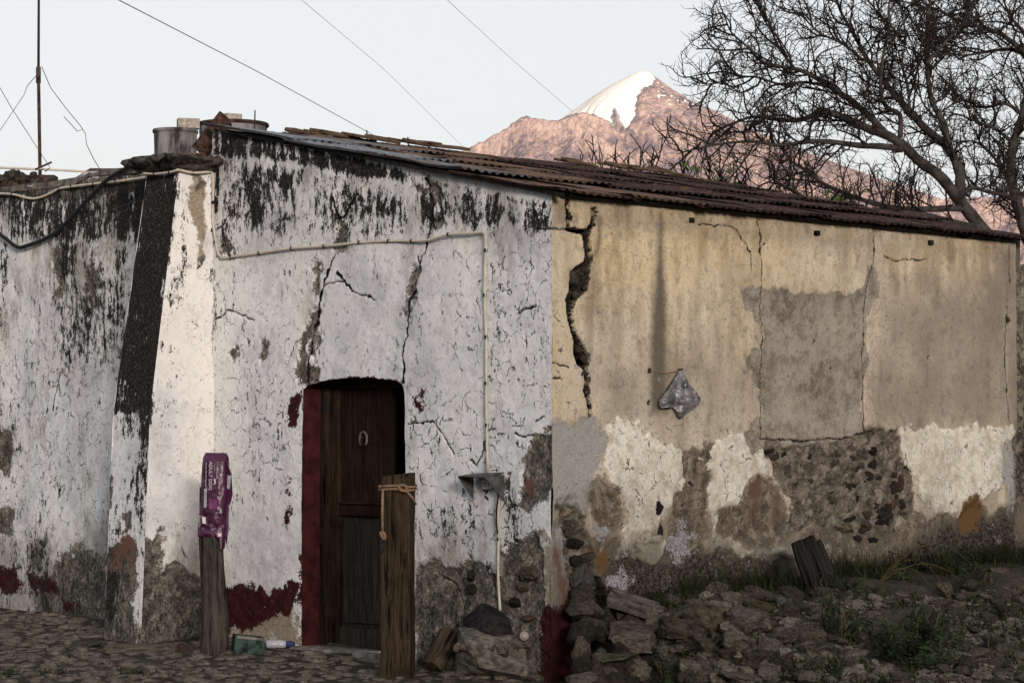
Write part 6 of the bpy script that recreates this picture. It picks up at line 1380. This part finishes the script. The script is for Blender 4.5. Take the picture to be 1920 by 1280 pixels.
if rest:
    V = []; F = []; off = 0; src = []
    for me in COB:
        bm = bmesh.new(); bm.from_mesh(me); bmesh.ops.triangulate(bm, faces=bm.faces); bm.verts.index_update(); src.append((np.array([v.co for v in bm.verts]), np.array([[v.index for v in f.verts] for f in bm.faces]))); bm.free()
    for sp in rest:
        l, r_, s_ = cob_tf(sp); v, f = rr.choice(src); m_ = np.array(Euler(r_).to_matrix()); V.append((v * s_) @ m_.T + l); F.append(f + off); off += len(v)
    o = obj("far_cobbles", mesh_np("far_cobbles", np.concatenate(V), np.concatenate(F), True), M['cobble'], ground); o["kind"] = "stuff"
# flat stones at the foot of the buttress and by the posts
for px, py, w_, h_, tint, lab in ((262, 1222, 150, 26, (1.15, 1.12, 1.0), "broad worn doorstep stone at the foot of the buttress"), (345, 1222, 46, 26, (0.75, 0.55, 0.52), "reddish boulder beside the foot of the weathered post"), (433, 1230, 40, 10, (1.1, 1.0, 0.85), "thin chip of wood coloured stone at the foot of the weathered post"), (160, 1210, 60, 16, (0.8, 0.78, 0.75), "low dark kerb stone below the mould streaked wall"), (690, 1226, 150, 14, (0.95, 0.93, 0.9), "long worn step stone in front of the door")):
    q = hit(px, py); s_ = pxm(q); o = obj("flat_stone", SLAB[len(lab) % 5] if w_ > 50 else CRAG[2], None, None, q + UPV * (h_ * 0.15 / s_), (0, 0, -ANG + (0.55 if px > 600 else 0.1))); o.scale = (w_ / s_, 0.28 if w_ > 50 else w_ / s_ * 0.7, h_ / s_ * (0.8 if w_ > 50 else 1)); o.color = (*tint, 1); tag(o, lab, "stone")

# ------------------------------------------------------------------ plants
def blades(name, pts, n, hgt, spread, mat, wid=0.006, seed=1, droop=0.5):
    r2 = random.Random(seed); V = []; F = []
    for k in range(n):
        x, y, z = pts(r2); a = r2.uniform(0, 6.28); L = hgt * r2.uniform(0.5, 1.2); lean = spread * r2.uniform(0.2, 1.0); m_ = 5; b0 = len(V)
        for i in range(m_):
            t = i / (m_ - 1); rad = lean * L * (t + droop * t * t); h_ = L * (t - droop * 0.55 * t * t * lean * 1.6)
            px_, py_ = x + math.cos(a) * rad, y + math.sin(a) * rad; w_ = wid * (1 - t * 0.9)
            V += [(px_ - math.sin(a) * w_, py_ + math.cos(a) * w_, z + h_), (px_ + math.sin(a) * w_, py_ - math.cos(a) * w_, z + h_)]
        F += [(b0 + 2 * i, b0 + 2 * i + 1, b0 + 2 * i + 3, b0 + 2 * i + 2) for i in range(m_ - 1)]
    return mesh_np(name, V, F)
def wall_grass(r2):
    while True:
        x = r2.uniform(1.2, 6.0); y = -abs(r2.gauss(0, 0.24)) - 0.02
        if float(fbm(x * 3.1, y * 3.1, 302, 3)) > 0.47: break
    return x, y, float(gn(x, y)) - 0.01
o = obj("grass", blades("grass", wall_grass, 2300, 0.22, 0.75, M['grass'], 0.005, 3), M['grass']); o["kind"] = "stuff"
def patchy(r2):
    while True:
        px, py = r2.uniform(1100, 1925), r2.uniform(1110, 1290); 
        if float(fbm(px / 55.0, py / 30.0, 301, 3)) + (0.12 if px > 1780 else 0) < 0.56: continue
        q = hit(px, py); return q[0], q[1], float(gn(q[0], q[1])) - 0.005
o = obj("ground_weeds", blades("ground_weeds", patchy, 4200, 0.085, 0.9, M['grass'], 0.006, 5), M['grass']); o["kind"] = "stuff"
def street_tuft(r2):
    q = hit(r2.choice((10, 95, 250)) + r2.gauss(0, 22), 1262 + r2.gauss(0, 3)); return q[0], q[1], float(gn(q[0], q[1]))
o = obj("street_grass", blades("street_grass", street_tuft, 260, 0.05, 0.9, M['grass'], 0.004, 7), M['grass']); o["kind"] = "stuff"
def dry_stalks(px, py, ends, lab):
    q = hit(px, py); e = tag(empty("dry_grass_tussock", tuple(q)), lab, "grass tussock")
    for i, (ex, ey, top) in enumerate(ends):
        t_ = at(ex, ey, float((q - CAM) @ FWD) - 0.15 - 0.05 * i) - q; m_ = at((px + ex) / 2, top, float((q - CAM) @ FWD) - 0.05) - q
        b = MB(); b.tube([((1 - t) ** 2 * np.zeros(3) + 2 * t * (1 - t) * m_ * 1.15 + t * t * t_) for t in np.linspace(0, 1, 12)], [0.0045 * (1 - 0.7 * k / 11) for k in range(12)], 4); obj("stalk", b.mesh("stalk", True), M['dry'], e)
dry_stalks(1645, 1097, [(1812, 1050, 985), (1800, 1088, 1030), (1742, 1095, 1040), (1765, 1092, 1015), (1700, 1100, 1045), (1722, 1060, 1030), (1760, 1040, 1005)], "arching dry straw stalks over the grass at the ochre wall")
def bush(px, py, w_, h_, n, lab, name="weed_bush", mat='weed', seed=1, Z=None, leaf=0.022, stems=26):
    """straggly weed: stems of very different length leaning from several roots, small mixed leaves, some bare dry stalks"""
    q = hit(px, py); s_ = pxm(q); e = tag(empty(name, tuple(q)), lab, "weed"); r2 = random.Random(seed); V = []; F = []; rx, rz = w_ / s_ / 2, h_ / s_; sb = MB(); db = MB()
    for k in range(stems):
        a0 = r2.uniform(0, 6.28); rad = rx * math.sqrt(r2.random()); rt = Vector((math.cos(a0) * rad * 0.8, math.sin(a0) * rad * 0.6, 0)); rt.z = float(gn(q[0] + rt.x, q[1] + rt.y)) - q[2] - 0.02
        a = a0 + r2.gauss(0, 0.9); hh = rz * (0.25 + 0.75 * r2.random() ** 1.6); tip = rt + Vector((math.cos(a) * rx * r2.uniform(0.1, 0.5), math.sin(a) * rx * 0.5 * r2.uniform(0.1, 0.6), hh)); mid_ = rt.lerp(tip, 0.5) + Vector((r2.gauss(0, 0.02), r2.gauss(0, 0.02), hh * 0.12))
        pts = [rt, mid_, tip]; dry = r2.random() < 0.22; (db if dry else sb).tube(pts, [0.005, 0.004, 0.0018], 4)
        if dry: continue
        for j in range(n // stems):
            t = r2.uniform(0.08, 1.05) ; p = pts[0] * (1 - t) ** 2 + pts[1] * 2 * t * (1 - t) + pts[2] * t * t + Vector((r2.gauss(0, 1), r2.gauss(0, 1), r2.gauss(0, 0.7))) * rx * 0.10
            u = Vector((r2.gauss(0, 1), r2.gauss(0, 1), r2.gauss(0.2, 0.7))).normalized(); v = u.orthogonal().normalized(); L = leaf * r2.choice((0.4, 0.6, 0.8, 1.0, 1.5)); b0 = len(V); V += [p - u * L, p + v * L * 0.3, p + u * L, p - v * L * 0.3]; F.append((b0, b0 + 1, b0 + 2, b0 + 3))
    obj("leaves", mesh_np("leaves", V, F), M[mat], e); obj("stems", sb.mesh("stems", True), M['twig'], e)
    if db.v: obj("dry_stalks", db.mesh("dry_stalks", True), M['dry'], e)
bush(1700, 1235, 190, 110, 2600, "largest dark green weed bush spreading over the rubble slope", seed=1)
bush(1760, 1215, 120, 85, 1300, "dark weed bush at the right side of the largest one", seed=2)
bush(1575, 1200, 90, 100, 1100, "loose green weed below the black leaning timber", seed=3)
bush(1350, 1245, 70, 55, 900, "bright mossy green tuft beside the pale flat slab", seed=4, leaf=0.014)
bush(1250, 1268, 100, 60, 1100, "low green tuft growing under the square edged slab", seed=5, leaf=0.014)
bush(1580, 1120, 100, 50, 800, "grassy weed at the foot of the black leaning timber", seed=6, leaf=0.018)
bush(1830, 1095, 110, 34, 700, "low green weed beside the brown dome shaped stone", seed=7, leaf=0.016)
bush(1885, 1160, 80, 40, 600, "yellowish green weed under the dark grey stone", seed=8, leaf=0.016)
bush(1540, 1275, 120, 40, 700, "thin weed on pale gravel at the lower slope", seed=9, leaf=0.016)
bush(1870, 1225, 90, 50, 600, "sparse weed near the pale pointed stone", seed=11, leaf=0.016)
bush(1790, 1075, 150, 70, 900, "dark tangled weed against the stained foot of the ochre wall", seed=14, leaf=0.02)
bush(1660, 1085, 120, 60, 700, "dark weed between the black timber and the dry stalks", seed=15, leaf=0.018)
bush(1250, 1115, 50, 26, 300, "small moss tuft on the sooty wall foot above the slabs", seed=10, leaf=0.012)

# ------------------------------------------------------------------ bare trees and shrubs behind the house
def grow_tree(name, label, limbs, Z0, seed, base_px, scale=1.0, l1=0.105, zj=0.5, gz=None):
    r2 = random.Random(seed); q = at(base_px[0], base_px[1], Z0); B = np.array([q[0], q[1], 0.0])
    e = tag(empty(name, tuple(B)), label, "tree"); tw = MB(); tb = MB(); dens = [1.0]
    def wander(p, d, L, n, bend, up):
        pts = [p]; 
        for i in range(n):
            d = (d + Vector((r2.gauss(0, bend), r2.gauss(0, bend), r2.gauss(0, bend) + up))).normalized(); p = p + d * (L / n); pts.append(p)
        return pts
    def side(t, a0, a1):
        o_ = Vector((r2.gauss(0, 1), r2.gauss(0, 1), r2.gauss(0, 1))); o_ = (o_ - t * o_.dot(t)).normalized(); a = R(r2.uniform(a0, a1)); return t * math.cos(a) + o_ * math.sin(a)
    def twigs(pts, r0, lev):
        L = sum((b_ - a).length for a, b_ in zip(pts[:-1], pts[1:])); sp = (l1, 0.090, 0.054)[lev] * scale / dens[0]; d = sp * r2.uniform(0.3, 1)
        acc = 0
        for a, b_ in zip(pts[:-1], pts[1:]):
            sl_ = (b_ - a).length; t = (b_ - a).normalized() if sl_ > 1e-6 else Vector((0, 0, 1))
            while d < acc + sl_:
                f = d / L; p = a.lerp(b_, (d - acc) / sl_); 
                if lev == 0: Ln = r2.uniform(0.4, 1.0) * (1.05 - 0.4 * f) * scale; n = 7; r_ = 0.0145; be = 0.20
                elif lev == 1: Ln = r2.uniform(0.22, 0.60) * (1.1 - 0.5 * f) * scale; n = 5; r_ = 0.0072; be = 0.30
                else: Ln = r2.uniform(0.07, 0.20) * scale; n = 3; r_ = 0.0046; be = 0.42
                if not (lev == 0 and f < 0.12):
                    br = wander(p, side(t, 32, 70), Ln, n, be, 0.07); (tb if lev == 0 else tw).tube(br, [r_ * scale * (1 - 0.55 * i / n) for i in range(n + 1)], 5 if lev == 0 else (4 if lev == 1 else 3), False)
                    if lev < 2: twigs(br, r_, lev + 1)
                d += sp * r2.uniform(0.6, 1.4)
            acc += sl_
    for i, (px, r0, r1, dep, tr) in enumerate(limbs):
        n = len(px); raw = [at(x, y, Z0 + dep * k / max(1, n - 1)) - B for k, (x, y) in enumerate(px)]
        pts = [Vector(p) for p in smooth_path(raw, 3)]; m_ = len(pts); b = MB(); b.tube(pts, [0.62 * (r0 + (r1 - r0) * k / (m_ - 1)) * (1 + 0.06 * math.sin(k * 2.3)) for k in range(m_)], 9)
        obj("trunk" if i == 0 else "limb", b.mesh("limb", True), M['bark'], e)
        if tr:
            dens[0] = tr; twigs(pts, r0, 0)
    obj("branches", tb.mesh("branches", True), M['twig'], e); o = obj("twigs", tw.mesh("twigs", True), M['twig'], e); o["kind"] = "stuff"
def cp(l): return [(1260 + x * 0.3593, y * 0.3593) for x, y in l]
T1 = [(cp([(1770, 1420), (1700, 1310), (1640, 1220), (1560, 1120), (1480, 1020), (1400, 920), (1290, 840), (1220, 770)]), 0.150, 0.095, 0, 0),
      (cp([(1220, 770), (1130, 710), (1040, 680), (930, 630), (830, 590), (760, 592), (690, 620), (600, 630), (430, 610), (330, 640), (210, 690)]), 0.10, 0.016, -0.5, 1),
      (cp([(1500, 1040), (1505, 960), (1495, 880), (1440, 770), (1330, 680), (1240, 580), (1150, 480), (1080, 390), (1020, 310), (960, 200), (880, 60), (850, -40)]), 0.115, 0.02, 0.5, 1),
      (cp([(1445, 770), (1420, 650), (1360, 540), (1340, 440), (1330, 330), (1330, 200), (1340, 80), (1350, -40)]), 0.07, 0.022, 0.8, 1),
      (cp([(1130, 712), (1000, 580), (840, 460), (720, 390), (640, 360), (480, 330), (400, 250), (310, 170), (272, 75)]), 0.07, 0.01, -0.9, 1),
      (cp([(1200, 780), (1100, 765), (980, 760), (820, 740), (700, 740), (560, 760), (440, 740), (300, 745), (150, 770), (40, 800)]), 0.07, 0.012, -1.2, 0.9),
      (cp([(1535, 1090), (1450, 1085), (1400, 1090), (1200, 1090), (1050, 1060), (930, 1020), (790, 960), (700, 890), (620, 840), (560, 760), (520, 690)]), 0.075, 0.012, -0.6, 0.95),
      (cp([(1615, 1190), (1500, 1170), (1350, 1130), (1200, 1110), (1050, 1100), (800, 1085), (650, 1000), (520, 930)]), 0.08, 0.012, -1.0, 0.9),
      (cp([(1190, 720), (1190, 600), (1120, 560), (1090, 480), (1095, 330), (1130, 180), (1130, 60), (1140, -30)]), 0.055, 0.015, -0.3, 1),
      (cp([(840, 460), (700, 430), (560, 440), (430, 400), (300, 420), (180, 440)]), 0.035, 0.008, -0.6, 1),
      (cp([(1000, 320), (880, 220), (780, 180), (690, 90), (660, -20)]), 0.035, 0.01, 0.3, 1),
      (cp([(640, 360), (560, 250), (520, 160), (480, 60), (440, -10)]), 0.03, 0.008, -0.2, 1),
      (cp([(1480, 1030), (1560, 980), (1650, 1000), (1740, 1020), (1800, 1060)]), 0.05, 0.03, 0.8, 1),
      (cp([(1330, 330), (1420, 230), (1500, 150), (1560, 60), (1580, -40)]), 0.035, 0.012, 0.9, 1),
      (cp([(1240, 580), (1230, 450), (1200, 330), (1220, 200), (1200, 80), (1180, -30)]), 0.035, 0.012, 0.5, 1)]
grow_tree("bare_tree", "big leafless tree leaning left behind the rusty roof", T1, 30.0, 5, (1930, 600))
T2 = [(cp([(1950, 1420), (1860, 1250), (1837, 1180), (1790, 1020), (1770, 900), (1780, 760), (1830, 600), (1870, 430), (1880, 300)]), 0.15, 0.06, 0, 1),
      (cp([(1880, 300), (1800, 240), (1700, 170), (1560, 130), (1440, 80), (1360, 10)]), 0.07, 0.014, -0.6, 1),
      (cp([(1880, 320), (1780, 260), (1650, 270), (1520, 290), (1420, 270)]), 0.055, 0.012, 0.3, 1),
      (cp([(1830, 600), (1740, 540), (1640, 560), (1540, 520), (1460, 540)]), 0.05, 0.01, -0.4, 1),
      (cp([(1790, 1020), (1720, 880), (1660, 800), (1580, 740), (1500, 740)]), 0.05, 0.01, 0.4, 1),
      (cp([(1790, 760), (1700, 680), (1600, 640), (1500, 600), (1400, 580)]), 0.045, 0.01, -0.2, 1),
      (cp([(1880, 300), (1840, 180), (1760, 80), (1720, -40)]), 0.06, 0.014, 0.2, 1),
      (cp([(1870, 430), (1920, 300), (1960, 150), (1980, -30)]), 0.06, 0.014, 0.2, 1),
      (cp([(1800, 1060), (1880, 950), (1950, 800)]), 0.05, 0.02, 0.2, 1)]
grow_tree("bare_tree", "second leafless tree, upright, right of the leaning one", T2, 33.0, 9, (1965, 600), l1=0.105)
def shrub(px, py, w_, h_, Z, n, seed, lab, leafy=0):
    q = at(px, py, Z); s_ = F_PX / Z; e = tag(empty("bare_shrub" if not leafy else "leafy_shrub", (q[0], q[1], 0)), lab, "shrub"); r2 = random.Random(seed); b = MB(); V = []; F = []
    st = Vector((0, 0, 0)); z0 = q[2] - 0.35
    b.tube([(0, 0, 0), (0.02, 0, z0 * 0.5), (0, 0.02, z0)], [0.05, 0.04, 0.03], 6)
    for k in range(n):
        dx = r2.uniform(-1, 1) * w_ / s_ / 2; top = Vector((RGT[0] * dx + r2.uniform(-.2, .2) * FWD[0], RGT[1] * dx + r2.uniform(-.2, .2) * FWD[1], q[2] + h_ / s_ * r2.uniform(0.4, 1.0))); base = Vector((top.x * 0.35, top.y * 0.35, z0)); m_ = 7; pts = [base.lerp(top, i / m_) + Vector((r2.gauss(0, .012), r2.gauss(0, .012), 0)) for i in range(m_ + 1)]
        b.tube(pts, [0.013 * (1 - 0.6 * i / m_) for i in range(m_ + 1)], 5)
        for j in range(6):
            p = pts[r2.randint(3, m_)]; d = Vector((RGT[0] * r2.uniform(-1, 1), RGT[1] * r2.uniform(-1, 1), r2.uniform(0.2, 1.0))).normalized(); L = r2.uniform(0.05, 0.22); b.tube([p, p + d * L * 0.5 + Vector((0, 0, 0.01)), p + d * L], [0.007, 0.0055, 0.004], 4)
            if leafy:
                for _ in range(leafy):
                    c = p + d * L * r2.uniform(0.1, 1.2) + Vector((r2.gauss(0, .03), r2.gauss(0, .03), r2.gauss(0, .04))); u = Vector((r2.gauss(0, .5), r2.gauss(0, .5), -1)).normalized(); v = u.orthogonal().normalized(); w2 = r2.uniform(0.035, 0.065); b0 = len(V); V += [c, c + u * w2 + v * w2 * 0.45, c + u * w2 * 2, c + u * w2 - v * w2 * 0.45]; F.append((b0, b0 + 1, b0 + 2, b0 + 3))
    obj("branches", b.mesh("branches", True), M['twig'], e)
    if leafy: obj("leaves", mesh_np("leaves", V, F), M['leaf'], e)
shrub(1130, 325, 70, 40, 26.0, 6, 21, "short bare shrub behind the roof edge, below the rocky shoulder")
shrub(1180, 335, 130, 72, 25.5, 9, 22, "taller bare shrub with upright shoots behind the roof edge")
shrub(1310, 350, 110, 42, 25.0, 9, 23, "green leafy shrub behind the roof edge below the leaning tree", leafy=5)
shrub(1375, 350, 90, 40, 25.2, 7, 26, "second leafy shrub, among the leaning tree's lowest twigs", leafy=4)
shrub(1570, 402, 80, 36, 24.5, 6, 25, "small leafy shrub against the far slope of the roof", leafy=5)
q = at(1202, 328, 25.0)

# ------------------------------------------------------------------ evening air between the village and the volcano
def haze():
    n = bpy.data.materials.new("pale_evening_haze"); n.use_nodes = True; t = n.node_tree; t.nodes.clear(); o_ = t.nodes.new("ShaderNodeOutputMaterial"); v = t.nodes.new("ShaderNodeVolumePrincipled")
    v.inputs["Color"].default_value = (0.66, 0.62, 0.66, 1); v.inputs["Density"].default_value = 1.0e-5; v.inputs["Anisotropy"].default_value = 0.0; t.links.new(v.outputs[0], o_.inputs["Volume"])
    c = CAM + FWD * 13000; b = MB(); b.box((0, 0, 1650), (16000, 15000, 1652)); o = obj("haze", b.mesh("haze"), n, None, (c[0], c[1], 0), (0, 0, -ANG)); o["kind"] = "stuff"
haze()
